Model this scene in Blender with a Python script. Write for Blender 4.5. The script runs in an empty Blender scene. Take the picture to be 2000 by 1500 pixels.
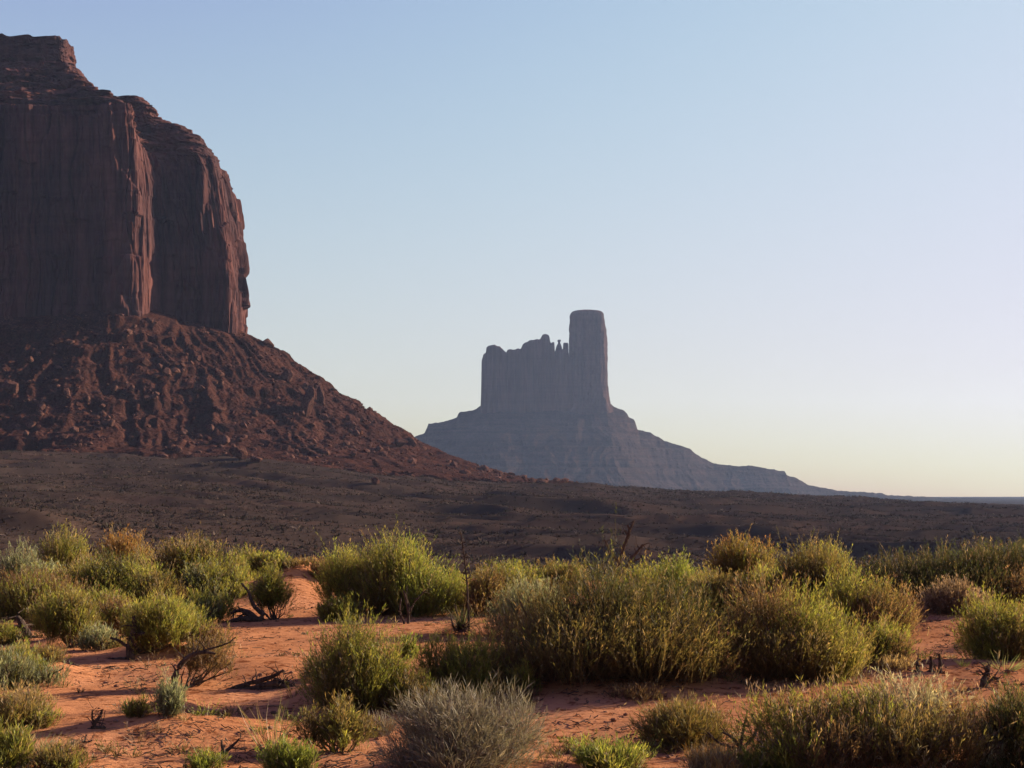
import bpy, math, time
import numpy as np
from mathutils import Vector

T0 = time.time()
SC = bpy.context.scene
COL = SC.collection

# ------------------------------------------------------------------ camera, sky, sun, exposure
EYE = 1.7                      # camera height over the sand, metres
FPX = 2747.0                   # focal length in photo pixels (2000 px wide)
HOR = 968.0                    # photo row of the level horizon
cam = bpy.data.objects.new("camera", bpy.data.cameras.new("camera"))
COL.objects.link(cam)
cam.location = (0, 0, EYE)
cam.rotation_euler = (math.radians(90), 0, 0)
cam.data.sensor_width = 36.0
cam.data.lens = 36.0 * FPX / 2000.0
cam.data.shift_y = (HOR - 750.0) / 2000.0
cam.data.clip_start = 0.1
cam.data.clip_end = 30000
SC.camera = cam

SUN_AZ, SUN_EL = math.radians(67), math.radians(18)
w = bpy.data.worlds.new("World")
SC.world = w
w.use_nodes = True
wn, wl = w.node_tree.nodes, w.node_tree.links
sky = wn.new('ShaderNodeTexSky')
sky.sky_type = 'NISHITA'
sky.sun_disc = False
sky.sun_elevation = SUN_EL
sky.sun_rotation = SUN_AZ
sky.air_density = 1.6
sky.dust_density = 1.0
sky.ozone_density = 1.2
# the photograph's sky is flat towards the horizon: each channel c becomes c^p / (c^p + h)
def wmath(op, a, b):
    m = wn.new('ShaderNodeMath'); m.operation = op
    for k, v in enumerate((a, b)):
        if isinstance(v, (int, float)): m.inputs[k].default_value = v
        else: wl.new(v, m.inputs[k])
    return m.outputs[0]
sep = wn.new('ShaderNodeSeparateColor'); com = wn.new('ShaderNodeCombineColor')
wl.new(sky.outputs[0], sep.inputs[0])
for k, (p, h, gain) in enumerate([(2.0, 6.33, 2.44), (4.0, 44.5, 2.17), (1.4, 3.04, 3.14)]):
    cp = wmath('POWER', sep.outputs[k], p)
    wl.new(wmath('MULTIPLY', wmath('DIVIDE', cp, wmath('ADD', cp, h)), gain), com.inputs[k])
wl.new(com.outputs[0], wn['Background'].inputs[0])
wn['Background'].inputs[1].default_value = 0.076

sun = bpy.data.objects.new("sun", bpy.data.lights.new("sun", 'SUN'))
COL.objects.link(sun)
sun.data.energy = 5.0
sun.data.angle = math.radians(0.5)
sun.data.color = (1.0, 0.83, 0.62)
sun.rotation_euler = Vector((math.cos(SUN_EL) * math.sin(SUN_AZ), math.cos(SUN_EL) * math.cos(SUN_AZ), math.sin(SUN_EL))).to_track_quat('Z', 'Y').to_euler()
sun.location = (60, 30, 40)

SC.view_settings.view_transform = 'Standard'
SC.view_settings.look = 'None'
SC.view_settings.exposure = 2.1
SC.view_settings.gamma = 1.0
SC.render.engine = 'CYCLES'
SC.cycles.max_bounces = 5
SC.cycles.diffuse_bounces = 3
SC.cycles.transmission_bounces = 4
SC.cycles.volume_bounces = 0
SC.cycles.transparent_max_bounces = 8
SC.cycles.caustics_reflective = False
SC.cycles.caustics_refractive = False

# ------------------------------------------------------------------ helpers
def tag(o, label=None, cat=None, group=None, kind=None):
    if label: o['label'] = label
    if cat: o['category'] = cat
    if group: o['group'] = group
    if kind: o['kind'] = kind
    return o

def empty(name, loc):
    o = bpy.data.objects.new(name, None)
    COL.objects.link(o)
    o.location = loc
    o.empty_display_size = 0.3
    return o

def mesh_obj(name, verts, faces, mat, parent=None, col=None, smooth=False, attrs=None):
    """verts (n,3); faces: one (m,k) array or a list of them; col (n,3) is kept as the colour attribute col."""
    if not isinstance(faces, (list, tuple)): faces = [faces]
    faces = [np.asarray(f, dtype=np.int32) for f in faces if len(f)]
    me = bpy.data.meshes.new(name)
    v = np.ascontiguousarray(verts, dtype=np.float32)
    me.vertices.add(len(v))
    me.vertices.foreach_set('co', v.ravel())
    loops = np.concatenate([f.ravel() for f in faces])
    sizes = np.concatenate([np.full(len(f), f.shape[1], dtype=np.int32) for f in faces])
    starts = np.concatenate([[0], np.cumsum(sizes)[:-1]]).astype(np.int32)
    me.loops.add(len(loops))
    me.loops.foreach_set('vertex_index', loops)
    me.polygons.add(len(sizes))
    me.polygons.foreach_set('loop_start', starts)
    me.polygons.foreach_set('use_smooth', np.full(len(sizes), smooth, dtype=bool))
    me.update(calc_edges=True)
    if col is not None:
        a = me.attributes.new('col', 'FLOAT_COLOR', 'POINT')
        c = np.ones((len(v), 4), dtype=np.float32)
        c[:, :3] = col
        a.data.foreach_set('color', c.ravel())
    for k, val in (attrs or {}).items():
        a = me.attributes.new(k, 'FLOAT', 'POINT')
        a.data.foreach_set('value', np.ascontiguousarray(val, dtype=np.float32))
    me.materials.append(mat)
    o = bpy.data.objects.new(name, me)
    COL.objects.link(o)
    if parent: o.parent = parent
    return o

def _hash(ix, iy, seed):
    h = (ix.astype(np.int64) * 374761393 + iy.astype(np.int64) * 668265263 + seed * 974634777) & 0xFFFFFFFF
    h = ((h ^ (h >> 13)) * 1274126177) & 0xFFFFFFFF
    h = ((h ^ (h >> 16)) * 2246822519) & 0xFFFFFFFF
    return (h ^ (h >> 15)) & 0xFFFF

def noise(x, y, seed=0):
    """2-D gradient noise, about -1..1"""
    x, y = np.broadcast_arrays(np.asarray(x, float), np.asarray(y, float))
    x0, y0 = np.floor(x), np.floor(y)
    fx, fy = x - x0, y - y0
    ux, uy = fx * fx * fx * (fx * (fx * 6 - 15) + 10), fy * fy * fy * (fy * (fy * 6 - 15) + 10)
    def g(i, j):
        a = _hash(x0 + i, y0 + j, seed) * (2 * math.pi / 65536)
        return np.cos(a) * (fx - i) + np.sin(a) * (fy - j)
    n0 = g(0, 0) * (1 - ux) + g(1, 0) * ux
    n1 = g(0, 1) * (1 - ux) + g(1, 1) * ux
    return (n0 * (1 - uy) + n1 * uy) * 1.5

def fbm(x, y, seed=0, oct=4, gain=0.5):
    s, a = 0, 1.0
    for i in range(oct):
        s = s + a * noise(x * 2.03 ** i, y * 2.03 ** i, seed + i * 17)
        a *= gain
    return s

def ridged(x, y, seed=0, oct=3):
    s, a = 0, 1.0
    for i in range(oct):
        s = s + a * (1 - 2 * np.abs(noise(x * 2.1 ** i, y * 2.1 ** i, seed + i * 29)))
        a *= 0.5
    return s

def sstep(a, b, x):
    t = np.clip((np.asarray(x, float) - a) / (b - a), 0, 1)
    return t * t * (3 - 2 * t)

def interp(x, pts):
    p = np.array(pts, float)
    return np.interp(x, p[:, 0], p[:, 1])

def unit(v):
    return v / np.maximum(np.linalg.norm(v, axis=-1, keepdims=True), 1e-9)

def grid_faces(nr, nc, wrap=False):
    i, j = np.meshgrid(np.arange(nr - 1), np.arange(nc if wrap else nc - 1), indexing='ij')
    j2 = (j + 1) % nc
    return np.stack([i * nc + j, i * nc + j2, (i + 1) * nc + j2, (i + 1) * nc + j], -1).reshape(-1, 4)

# ------------------------------------------------------------------ materials
def new_mat(name):
    m = bpy.data.materials.new(name)
    m.use_nodes = True
    nt = m.node_tree
    nt.nodes.clear()
    out = nt.nodes.new('ShaderNodeOutputMaterial')
    return m, nt, out

class NT:
    """small helper round a node tree"""
    def __init__(s, nt): s.nt = nt
    def n(s, t, **kw):
        x = s.nt.nodes.new(t)
        for k, v in kw.items(): setattr(x, k, v)
        return x
    def link(s, a, b): s.nt.links.new(a, b)
    def coords(s, scale):
        tc = s.n('ShaderNodeTexCoord'); mp = s.n('ShaderNodeMapping')
        mp.inputs['Scale'].default_value = scale
        s.link(tc.outputs['Object'], mp.inputs['Vector'])
        return mp.outputs[0]
    def noise(s, scale, detail=4, rough=0.55):
        x = s.n('ShaderNodeTexNoise')
        x.inputs['Scale'].default_value = 1.0
        x.inputs['Detail'].default_value = detail
        x.inputs['Roughness'].default_value = rough
        s.link(s.coords(scale if isinstance(scale, tuple) else (scale,) * 3), x.inputs['Vector'])
        return x.outputs['Fac']
    def ramp(s, fac, stops):
        r = s.n('ShaderNodeValToRGB')
        e = r.color_ramp.elements
        while len(e) < len(stops): e.new(0.5)
        for k, (p, c) in enumerate(stops):
            e[k].position = p
            e[k].color = (*c, 1) if isinstance(c, tuple) else (c, c, c, 1)
        s.link(fac, r.inputs[0])
        return r.outputs[0]
    def mix(s, fac, a, b, mode='MIX'):
        m = s.n('ShaderNodeMix', data_type='RGBA', blend_type=mode)
        for val, i in ((fac, 0), (a, 6), (b, 7)):
            if isinstance(val, (int, float)): m.inputs[i].default_value = val
            elif isinstance(val, tuple): m.inputs[i].default_value = (*val, 1)
            else: s.link(val, m.inputs[i])
        return m.outputs[2]
    def attr(s, name, out='Fac'):
        return s.n('ShaderNodeAttribute', attribute_name=name).outputs[out]
    def bump(s, h, strength, dist):
        b = s.n('ShaderNodeBump')
        b.inputs['Strength'].default_value = strength
        b.inputs['Distance'].default_value = dist
        s.link(h, b.inputs['Height'])
        return b.outputs[0]

def rough_shader(t, out, color, normal=None, rough=0.95):
    d = t.n('ShaderNodeBsdfDiffuse')
    d.inputs['Roughness'].default_value = 0.6
    t.link(color, d.inputs['Color'])
    if normal is not None: t.link(normal, d.inputs['Normal'])
    t.link(d.outputs[0], out.inputs['Surface'])

def mat_ground():
    m, nt, out = new_mat('red_sand_and_scrub_soil'); t = NT(nt)
    sand = t.ramp(t.noise(0.7, 5), [(0.3, (0.345, 0.14, 0.061)), (0.5, (0.40, 0.172, 0.078)), (0.72, (0.44, 0.20, 0.10))])
    grit = t.ramp(t.noise(9.0, 3, 0.7), [(0.36, (0.22, 0.10, 0.06)), (0.46, (0.9, 0.9, 0.9)), (0.7, (1, 1, 1))])
    sand = t.mix(0.75, sand, grit, 'MULTIPLY')
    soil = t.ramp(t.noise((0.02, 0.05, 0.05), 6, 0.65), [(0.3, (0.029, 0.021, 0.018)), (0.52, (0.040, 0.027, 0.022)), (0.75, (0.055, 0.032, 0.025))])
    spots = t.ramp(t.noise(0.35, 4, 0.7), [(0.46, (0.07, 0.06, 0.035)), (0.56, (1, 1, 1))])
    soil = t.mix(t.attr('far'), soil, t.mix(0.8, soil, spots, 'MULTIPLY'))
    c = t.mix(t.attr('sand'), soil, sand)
    rip = t.n('ShaderNodeTexWave', wave_type='BANDS', bands_direction='Y')
    rip.inputs['Scale'].default_value = 3.2
    rip.inputs['Distortion'].default_value = 5.0
    rip.inputs['Detail'].default_value = 3
    rip.inputs['Detail Scale'].default_value = 1.2
    t.link(t.coords((0.35, 1.0, 1.0)), rip.inputs['Vector'])
    b1 = t.mix(0.16, t.noise((10.0, 16.0, 14.0), 6, 0.75), rip.outputs['Fac'])
    rough_shader(t, out, c, t.bump(b1, 0.7, 0.05))
    return m

def mat_rock(name, base, dark, light, strata=0.35, streak=0.65, bump=1.2, spec=(0.09, 0.09, 0.010)):
    m, nt, out = new_mat(name); t = NT(nt)
    c = t.ramp(t.noise((spec[0] * 0.35, spec[1] * 0.35, spec[2] * 1.2), 5, 0.6), [(0.3, dark), (0.5, base), (0.72, light)])
    st = t.ramp(t.noise((spec[0] * 2.2, spec[1] * 2.2, spec[2]), 6, 0.65), [(0.38, (0.42, 0.40, 0.42)), (0.55, (1, 1, 1))])
    c = t.mix(streak, c, st, 'MULTIPLY')
    ly = t.ramp(t.noise((0.004, 0.004, 0.22), 4, 0.6), [(0.38, (0.62, 0.56, 0.54)), (0.58, (1, 1, 1))])
    c = t.mix(strata, c, ly, 'MULTIPLY')
    rough_shader(t, out, c, t.bump(t.noise((0.5, 0.5, 0.12), 6, 0.65), 0.8, bump))
    return m

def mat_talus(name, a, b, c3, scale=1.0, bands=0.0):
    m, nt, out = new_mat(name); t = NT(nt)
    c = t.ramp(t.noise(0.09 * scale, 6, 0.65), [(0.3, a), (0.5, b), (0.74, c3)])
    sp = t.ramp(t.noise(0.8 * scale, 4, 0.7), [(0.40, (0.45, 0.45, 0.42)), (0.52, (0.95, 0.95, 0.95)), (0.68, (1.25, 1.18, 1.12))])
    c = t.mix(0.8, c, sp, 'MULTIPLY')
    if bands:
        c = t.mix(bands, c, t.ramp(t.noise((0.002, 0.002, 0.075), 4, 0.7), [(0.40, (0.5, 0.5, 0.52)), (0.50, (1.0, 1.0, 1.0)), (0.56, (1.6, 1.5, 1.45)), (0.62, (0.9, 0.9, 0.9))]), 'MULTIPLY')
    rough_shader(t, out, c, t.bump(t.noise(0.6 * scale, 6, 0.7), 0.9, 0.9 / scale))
    return m

def mat_foliage(name, trans=0.55):
    m, nt, out = new_mat(name); t = NT(nt)
    c = t.attr('col', 'Color')
    d = t.n('ShaderNodeBsdfDiffuse'); t.link(c, d.inputs['Color'])
    tr = t.n('ShaderNodeBsdfTranslucent')
    t.link(t.mix(0.6, c, t.mix(1.0, c, (1.35, 1.25, 0.55), 'MULTIPLY')), tr.inputs['Color'])
    mx = t.n('ShaderNodeMixShader'); mx.inputs[0].default_value = trans
    t.link(d.outputs[0], mx.inputs[1]); t.link(tr.outputs[0], mx.inputs[2])
    gl = t.n('ShaderNodeBsdfGlossy'); gl.inputs['Roughness'].default_value = 0.5
    m2 = t.n('ShaderNodeMixShader'); m2.inputs[0].default_value = 0.012
    t.link(mx.outputs[0], m2.inputs[1]); t.link(gl.outputs[0], m2.inputs[2])
    t.link(m2.outputs[0], out.inputs['Surface'])
    return m

def mat_colattr(name):
    m, nt, out = new_mat(name); t = NT(nt)
    rough_shader(t, out, t.attr('col', 'Color'))
    return m

def mat_wood(name, a, b):
    m, nt, out = new_mat(name); t = NT(nt)
    c = t.ramp(t.noise((30, 30, 12), 4, 0.6), [(0.35, a), (0.65, b)])
    rough_shader(t, out, c, t.bump(t.noise((60, 60, 15), 4), 0.6, 0.01))
    return m

M_GROUND = mat_ground()
M_CLIFF = mat_rock('red_sandstone_cliff', (0.076, 0.036, 0.033), (0.040, 0.026, 0.028), (0.15, 0.062, 0.050))
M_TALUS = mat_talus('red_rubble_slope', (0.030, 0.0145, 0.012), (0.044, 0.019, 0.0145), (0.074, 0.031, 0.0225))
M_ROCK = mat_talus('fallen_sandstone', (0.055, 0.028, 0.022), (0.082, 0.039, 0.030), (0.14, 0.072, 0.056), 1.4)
M_BUTTE = mat_rock('far_sandstone_cliff', (0.08, 0.046, 0.038), (0.056, 0.036, 0.032), (0.11, 0.06, 0.048), 0.3, 0.55, 2.0, (0.06, 0.06, 0.006))
M_BTALUS = mat_talus('far_rubble_slope', (0.022, 0.016, 0.015), (0.030, 0.020, 0.018), (0.043, 0.027, 0.024), 0.3, 0.5)
M_LEAF = mat_foliage('shrub_leaves')
M_DRY = mat_foliage('dry_stems', 0.25)
M_SCRUB = mat_colattr('plain_scrub')
M_BARK = mat_wood('grey_brown_bark', (0.05, 0.034, 0.026), (0.11, 0.08, 0.06))
M_DEAD = mat_wood('weathered_dead_wood', (0.03, 0.021, 0.017), (0.085, 0.06, 0.047))
M_LITTER = mat_colattr('twig_bits')

# ------------------------------------------------------------------ the lie of the land (z relative to the eye inside, then + EYE)
PX = (np.array([-900, -340, -285, -243, -208, -186, -177, -180, -250, -900.]), np.array([848, 848, 851, 858, 870, 887, 909, 965, 1120, 1120.]))

def mesa_dist(x, y, along=False):
    """distance outside the (convex) foot of the mesa's cliff, 0 inside"""
    x = np.asarray(x, float); y = np.asarray(y, float)
    d = np.full(np.broadcast(x, y).shape, 1e9)
    inside = np.ones(d.shape, bool)
    px = py = np.zeros(d.shape)
    n = len(PX[0])
    for i in range(n):
        ax, ay = PX[0][i], PX[1][i]
        bx, by = PX[0][(i + 1) % n], PX[1][(i + 1) % n]
        ex, ey = bx - ax, by - ay
        t = np.clip(((x - ax) * ex + (y - ay) * ey) / (ex * ex + ey * ey), 0, 1)
        q = np.hypot(x - ax - t * ex, y - ay - t * ey)
        if along:
            near = q < d
            px = np.where(near, ax + t * ex, px); py = np.where(near, ay + t * ey, py)
        d = np.minimum(d, q)
        inside &= (ex * (y - ay) - ey * (x - ax)) > 0
    if along:       # also a running length round the foot, fanning out at the corners
        return np.where(inside, 0, d), 0.9 * px + 0.5 * (py - 850) + 75 * np.arctan2(x - px, py - y + 1e-6)
    return np.where(inside, 0, d)

T_RIGHT = [(0, 106), (19, 95.5), (28, 84), (39, 74.7), (59, 63), (78, 52), (91, 43.6), (104, 38), (114, 30.5), (127, 25.5), (144, 20.6), (163, 14), (180, 10.5), (203, 7.5), (266, 2.5), (357, -3.6), (467, -9.4), (600, -14), (800, -18), (9000, -18)]
T_FRONT = [(0, 108), (20, 94), (45, 76), (70, 60), (100, 41), (130, 27), (160, 21), (200, 16.5), (300, 9), (400, 3), (500, -2), (600, -6), (700, -9), (800, -11), (9000, -11)]

def apron(d, x):
    wr = sstep(-150, 40, x)
    return interp(d, T_FRONT) * (1 - wr) + interp(d, T_RIGHT) * wr

def reach(x):
    """how much farther the red rubble runs out towards the right"""
    return 85 * sstep(-270, -70, x)

def talus_z(x, y):
    d, s = mesa_dist(x, y, True)
    z = apron(d, x)
    warp = fbm(x / 60, y / 60, 5, 2) * 14
    amp = sstep(0, 25, d) * (1 - 0.7 * sstep(90, 190, d))
    z = z + amp * (ridged((s + warp) / 27, d / 200, 11, 3) * 3.0 + ridged((s + warp * .5) / 8, d / 120, 15, 2) * 0.7 + fbm(x / 20, y / 20, 21, 4) * 1.3)
    z = z + 12 * np.exp(-((s + 195) / 38) ** 2) * np.exp(-d / 55) * (1 - sstep(885, 905, y)) - 5 * (d <= 0) * sstep(895, 910, y)
    led = ((z + fbm(x / 25, y / 25, 8, 2) * 3) / 11) % 1.0
    msk = sstep(-0.15, 0.5, fbm(x / 45, y / 45, 31, 2))
    z = z + msk * amp * (sstep(0.35, 0.60, led) - led) * 4.2
    z = z + amp * (np.round(noise(x / 6.0, y / 6.0, 41) * 2.5) * 0.45 + np.abs(noise(x / 2.6, y / 2.6, 43)) * 0.8 + np.round(noise(x / 3.1, y / 3.1, 45) * 2) * 0.28)
    dl = reach(x)
    return z - 14 * sstep(128 + dl, 182 + dl, d + fbm(x / 26, y / 26, 77, 4) * 30)

MOUNDS = [(-3.7, 24.0, 0.75, 1.5, 0.55), (-9.2, 15.2, 1.5, 0.8, 0.10), (-2.45, 10.2, 0.8, 0.4, 0.10), (10.5, 25.0, 4.5, 3.5, 0.35), (1.3, 13.4, 1.8, 0.9, 0.12), (4.0, 12.8, 1.6, 0.8, 0.12), (-2.2, 13.0, 1.2, 0.7, 0.14), (5.6, 19.0, 3.0, 2.0, 0.25), (-1.7, 25.0, 2.5, 3.0, 0.12)]

for u_, row_, w_, h_ in [(1196, 1325, 470, .20), (1552, 1315, 256, .16), (700, 1365, 190, .16), (912, 1345, 176, .12), (800, 1195, 200, .2), (318, 1280, 160, .15), (140, 1258, 130, .12), (1956, 1275, 196, .18), (1690, 1490, 410, .16), (912, 1500, 300, .12), (340, 1395, 110, .10), (60, 1330, 190, .15)]:
    y_ = EYE * FPX / (row_ - HOR)
    MOUNDS.append(((u_ - 1000) / FPX * y_, y_, 0.5 * w_ / FPX * y_, 0.45 * w_ / FPX * y_, h_))

def ground_z(x, y):
    """height of the one ground sheet, relative to the eye"""
    x = np.asarray(x, float); y = np.asarray(y, float)
    r = np.hypot(x, y)
    zf = -EYE + fbm(x / 9, y / 9, 3, 3) * 0.10 + fbm(x / 1.6, y / 1.6, 13, 3) * 0.024 * (1 - sstep(25, 60, r)) + noise(x / .33, y / .33, 15) * 0.010 * (1 - sstep(12, 24, r))
    for mx, my, sx, sy, h in MOUNDS:
        zf = zf + h * np.exp(-((x - mx) / sx) ** 2 - ((y - my) / sy) ** 2)
    zf = zf - 0.10 * np.maximum(r - 28, 0)
    d = mesa_dist(x, y)
    dl = reach(x)
    zp = apron(np.maximum(d, 150), x) - 5 * (1 - sstep(140 + dl, 175 + dl, d))
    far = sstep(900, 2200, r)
    q = (y + fbm(x / 240, y / 130, 57, 3) * 50 + 0.10 * x) / 46
    f = q - np.floor(q)
    zp = zp + (1 - far) * (sstep(0, 0.14, f) - f) * 5.0 * np.clip(0.5 + 0.8 * fbm(x / 130, y / 300, 59, 2), 0.1, 1.2)   # low banks facing us
    zp = zp + (1 - far) * (ridged((x + 0.2 * y) / 170, (y + fbm(x / 90, y / 90, 9, 2) * 34) / 44, 51, 3) * 1.4 + fbm(x / 13, y / 13, 53, 3) * 0.35)
    zp = zp + 5.5 * np.exp(-((x + 84) / 17) ** 2 - ((y - 240) / 11) ** 2) + 3.5 * np.exp(-((x + 52) / 19) ** 2 - ((y - 205) / 9) ** 2) + 2.6 * np.exp(-((x + 16) / 26) ** 2 - ((y - 215) / 10) ** 2)
    rise = interp(r, [(0, 0), (900, 0), (1400, 0.8), (2200, 4.0), (3200, 8.6), (4600, 12.0), (6600, 12.6)])
    zp = zp + rise * sstep(-500, 100, x) + far * fbm(x / 260, y / 120, 61, 4) * 1.3
    b = sstep(32, 150, r)
    return zf * (1 - b) + zp * b

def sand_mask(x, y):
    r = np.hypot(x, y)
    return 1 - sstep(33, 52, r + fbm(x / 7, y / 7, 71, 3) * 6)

def at(u, row, zfun=ground_z, y0=6.0, y1=120.0, n=4000):
    """point of the land seen at a photo pixel"""
    y = np.geomspace(y0, y1, n)
    x = y * (u - 1000.0) / FPX
    hit = np.nonzero((HOR - row) / FPX * y <= zfun(x, y))[0]
    k = hit[0] if len(hit) else n - 1
    if zfun is ground_z and y[k] > 33:      # a foot hidden just behind the crest of the sand
        k = int(np.argmin(np.abs(y - min(29.0 + max(0.0, 1136 - row) * 0.09, 32.5))))
    return float(x[k]), float(y[k])

def gz(x, y): return float(ground_z(x, y)) + EYE

# ------------------------------------------------------------------ ground: one sheet out to the horizon
az = np.concatenate([np.radians(np.linspace(-180, -26, 60)[:-1]), np.radians(np.linspace(-26, 26, 760)), np.radians(np.linspace(26, 180, 60)[1:-1])])
rr = np.concatenate([np.geomspace(0.6, 6, 24)[:-1], np.geomspace(6, 40, 330)[:-1], np.geomspace(40, 1000, 400)[:-1], np.geomspace(1000, 6600, 100)])
A, R = np.meshgrid(az, rr)
gx, gy = R * np.sin(A), R * np.cos(A)
gzv = ground_z(gx, gy)
gv = np.stack([gx, gy, gzv + EYE], -1).reshape(-1, 3)
gf = grid_faces(len(rr), len(az), wrap=True)[:, ::-1]
gc = len(gv)
gv = np.vstack([gv, [[0, 0, float(ground_z(0.0, 0.0)) + EYE]]])
cap = np.stack([np.full(len(az), gc), (np.arange(len(az)) + 1) % len(az), np.arange(len(az))], -1)
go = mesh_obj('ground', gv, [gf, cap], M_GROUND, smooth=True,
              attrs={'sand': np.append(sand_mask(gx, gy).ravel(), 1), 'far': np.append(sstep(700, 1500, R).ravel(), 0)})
tag(go, 'red sand in front running into a dark scrubby desert plain', 'ground', kind='structure')

# ------------------------------------------------------------------ the near mesa
def catmull(P, counts):
    P = np.array(P, float); n = len(P); out = []
    for i in range(n):
        p0, p1, p2, p3 = P[i - 1], P[i], P[(i + 1) % n], P[(i + 2) % n]
        t = np.linspace(0, 1, counts[i], endpoint=False)[:, None]
        cr = 0.5 * (2 * p1 + (p2 - p0) * t + (2 * p0 - 5 * p1 + 4 * p2 - p3) * t ** 2 + (3 * p1 - p0 - 3 * p2 + p3) * t ** 3)
        out.append(0.35 * cr + 0.65 * (p1 * (1 - t) + p2 * t))
    return np.vstack(out)

def outward(c):
    t = np.roll(c, -2, 0) - np.roll(c, 2, 0)
    return unit(np.stack([t[:, 1], -t[:, 0]], -1))

#        outer foot       inner cap     seg   recess weight
CP = [((-640, 872), (-640, 1000), 30, 0), ((-520, 856), (-520, 955), 150, 0), ((-400, 846), (-400, 946), 110, 0), ((-315, 851), (-345, 946), 90, 0),
      ((-258, 847), (-318, 946), 50, 0), ((-231, 845), (-313, 946), 16, 0), ((-225.5, 847.5), (-308, 947), 40, 0.05), ((-219.5, 871), (-307, 949), 34, 1),
      ((-213, 884), (-306, 950), 36, 1), ((-198, 882), (-305, 951), 36, 1), ((-180, 880), (-304, 952), 26, 1), ((-175, 886), (-303, 956), 40, 1),
      ((-178, 935), (-304, 972), 30, 1), ((-196, 1010), (-316, 1010), 14, 1), ((-260, 1110), (-360, 1050), 14, 1), ((-640, 1120), (-640, 1060), 10, 0.5)]
cnt = [int(c[2] * 1.5) for c in CP]
outer = catmull([c[0] for c in CP], cnt)
inner = catmull([c[1] for c in CP], cnt)
wrec = np.concatenate([np.linspace(CP[i][3], CP[(i + 1) % len(CP)][3], cnt[i], endpoint=False) for i in range(len(CP))])
arc = np.concatenate([[0], np.cumsum(np.linalg.norm(np.diff(outer, axis=0), axis=1))])
K_FRONT = [(80, 0), (110, 0), (170, .015), (215, .035), (232, .06), (236, .13), (246, .30), (256, .52), (264, .66), (272, .78), (282, .93), (286, .975), (290, 1.0), (400, 1.0)]
K_RIGHT = [(80, 0), (133, 0), (153.5, .012), (173.5, .035), (193.6, .058), (206, .075), (213, .10), (222, .17), (231.6, .25), (243, .44), (247, .465), (252, .462), (254, .51), (259.5, .56), (262, .77), (267.6, .84), (274.5, .845), (278.6, .90), (284.5, .925), (294, 1.0), (400, 1.0)]
zs = np.concatenate([np.arange(60, 200, 1.1), np.arange(200, 309.5, 0.65)])
S_, Z_ = np.meshgrid(arc, zs)
wob = fbm(S_ / 40, Z_ * 0, 91, 3)
def stair(z, step, ph):
    q = z / step + ph
    f = q - np.floor(q)
    return (np.floor(q) + sstep(0.72, 0.97, f) - ph) * step
z_led = stair(Z_, 7.5, fbm(S_ / 50, Z_ * 0, 95, 2) * 0.35)
z_eff = Z_ + (z_led - Z_) * sstep(205, 232, Z_) * 0.85 + wob * 2.2 * sstep(200, 225, Z_) * (1 - sstep(280, 290, Z_))
W_ = np.broadcast_to(wrec[None, :], S_.shape)
Kk = interp(z_eff, K_FRONT) * (1 - W_) + interp(z_eff, K_RIGHT) * W_
nrm = outward(outer)
flat = 1 - sstep(0.06, 0.14, Kk)
crack = ridged(S_ / 22 + noise(Z_ / 90, S_ / 60, 4) * 0.5, Z_ / 260, 101, 4)
def saw(per, seed, zs_):
    q = S_ / per + fbm(S_ / (per * 2.2), Z_ / zs_, seed, 3) * 0.75
    f = q - np.floor(q)
    h = 0.5 + 0.5 * noise(np.floor(q) * 7.31, Z_ / (zs_ * 0.6), seed + 5) + 0.35 * noise(np.floor(q) * 3.7, Z_ / 22, seed + 7)
    return (f - 0.5 - sstep(0.86, 1.0, f)) * np.clip(h, 0, 1.3)
def rnd(a, b, seed):
    return _hash(np.floor(a), np.floor(b), seed) / 65536.0
def blocks(per, seed, amp):
    """slabs bounded by upright joints, each standing out by its own amount"""
    q = S_ / per + fbm(S_ / (per * 3), Z_ / 160, seed, 2) * 0.45
    hc = per * (1.2 + 2.6 * rnd(q, q * 0, seed + 1))
    zc = Z_ / hc + rnd(q, q * 0, seed + 2) + 0.12 * noise(S_ / per, Z_ / per, seed + 4)
    return (rnd(q, zc, seed + 3) - 0.5) * 2 * amp * sstep(0.25, 0.5, rnd(q, zc, seed + 6))
def joints(per, seed, amp):
    n = noise(S_ / per + 0.5 * noise(S_ / per, Z_ / 50, seed + 1), Z_ / 240, seed)
    return np.exp(-(n / 0.045) ** 2) * amp
disp = flat * (1 + 0.5 * W_) * (crack * 0.9 + noise(S_ / 60, Z_ / 240, 103) * 3.0 + saw(27, 301, 150) * 4.2 + saw(11, 311, 80) * 1.6 + blocks(17, 401, 2.4) + blocks(6.5, 411, 0.9) - joints(13, 421, 2.6) - joints(5, 431, 0.9) + fbm(S_ / 5.5, Z_ / 50, 105, 3) * 0.7 + fbm(S_ / 2.6, Z_ / 10, 107, 3) * 0.35)
disp = disp + (1 - flat) * (fbm(S_ / 22, Z_ / 7, 109, 4) * 3.0 + np.abs(noise(S_ / 7, Z_ / 2.2, 111)) * 2.2) * (1 - 0.55 * sstep(284, 290, Z_))
layer = noise(np.floor(Z_ / 3.3 + fbm(S_ / 70, Z_ * 0, 97, 2) * 0.5) * 5.7, S_ / 34, 113)
disp = disp + (1 - flat) * layer * 3.2
slab = sstep(0.10, 0.16, noise(S_ / 26, Z_ / 46, 121)) * flat          # big spalled panels
disp = disp - slab * 1.3
disp = disp * (1 - 0.85 * sstep(-150, -10, -np.abs(S_ - arc[np.argmin(np.hypot(outer[:, 0] + 170.5, outer[:, 1] - 903))]) * 4 - 10) * 0.6)
kb = np.argmin(np.hypot(outer[:, 0] + 222, outer[:, 1] - 860))
disp = disp * (1 - 0.62 * flat * np.exp(-((S_ - arc[kb]) / 13) ** 2))
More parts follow.
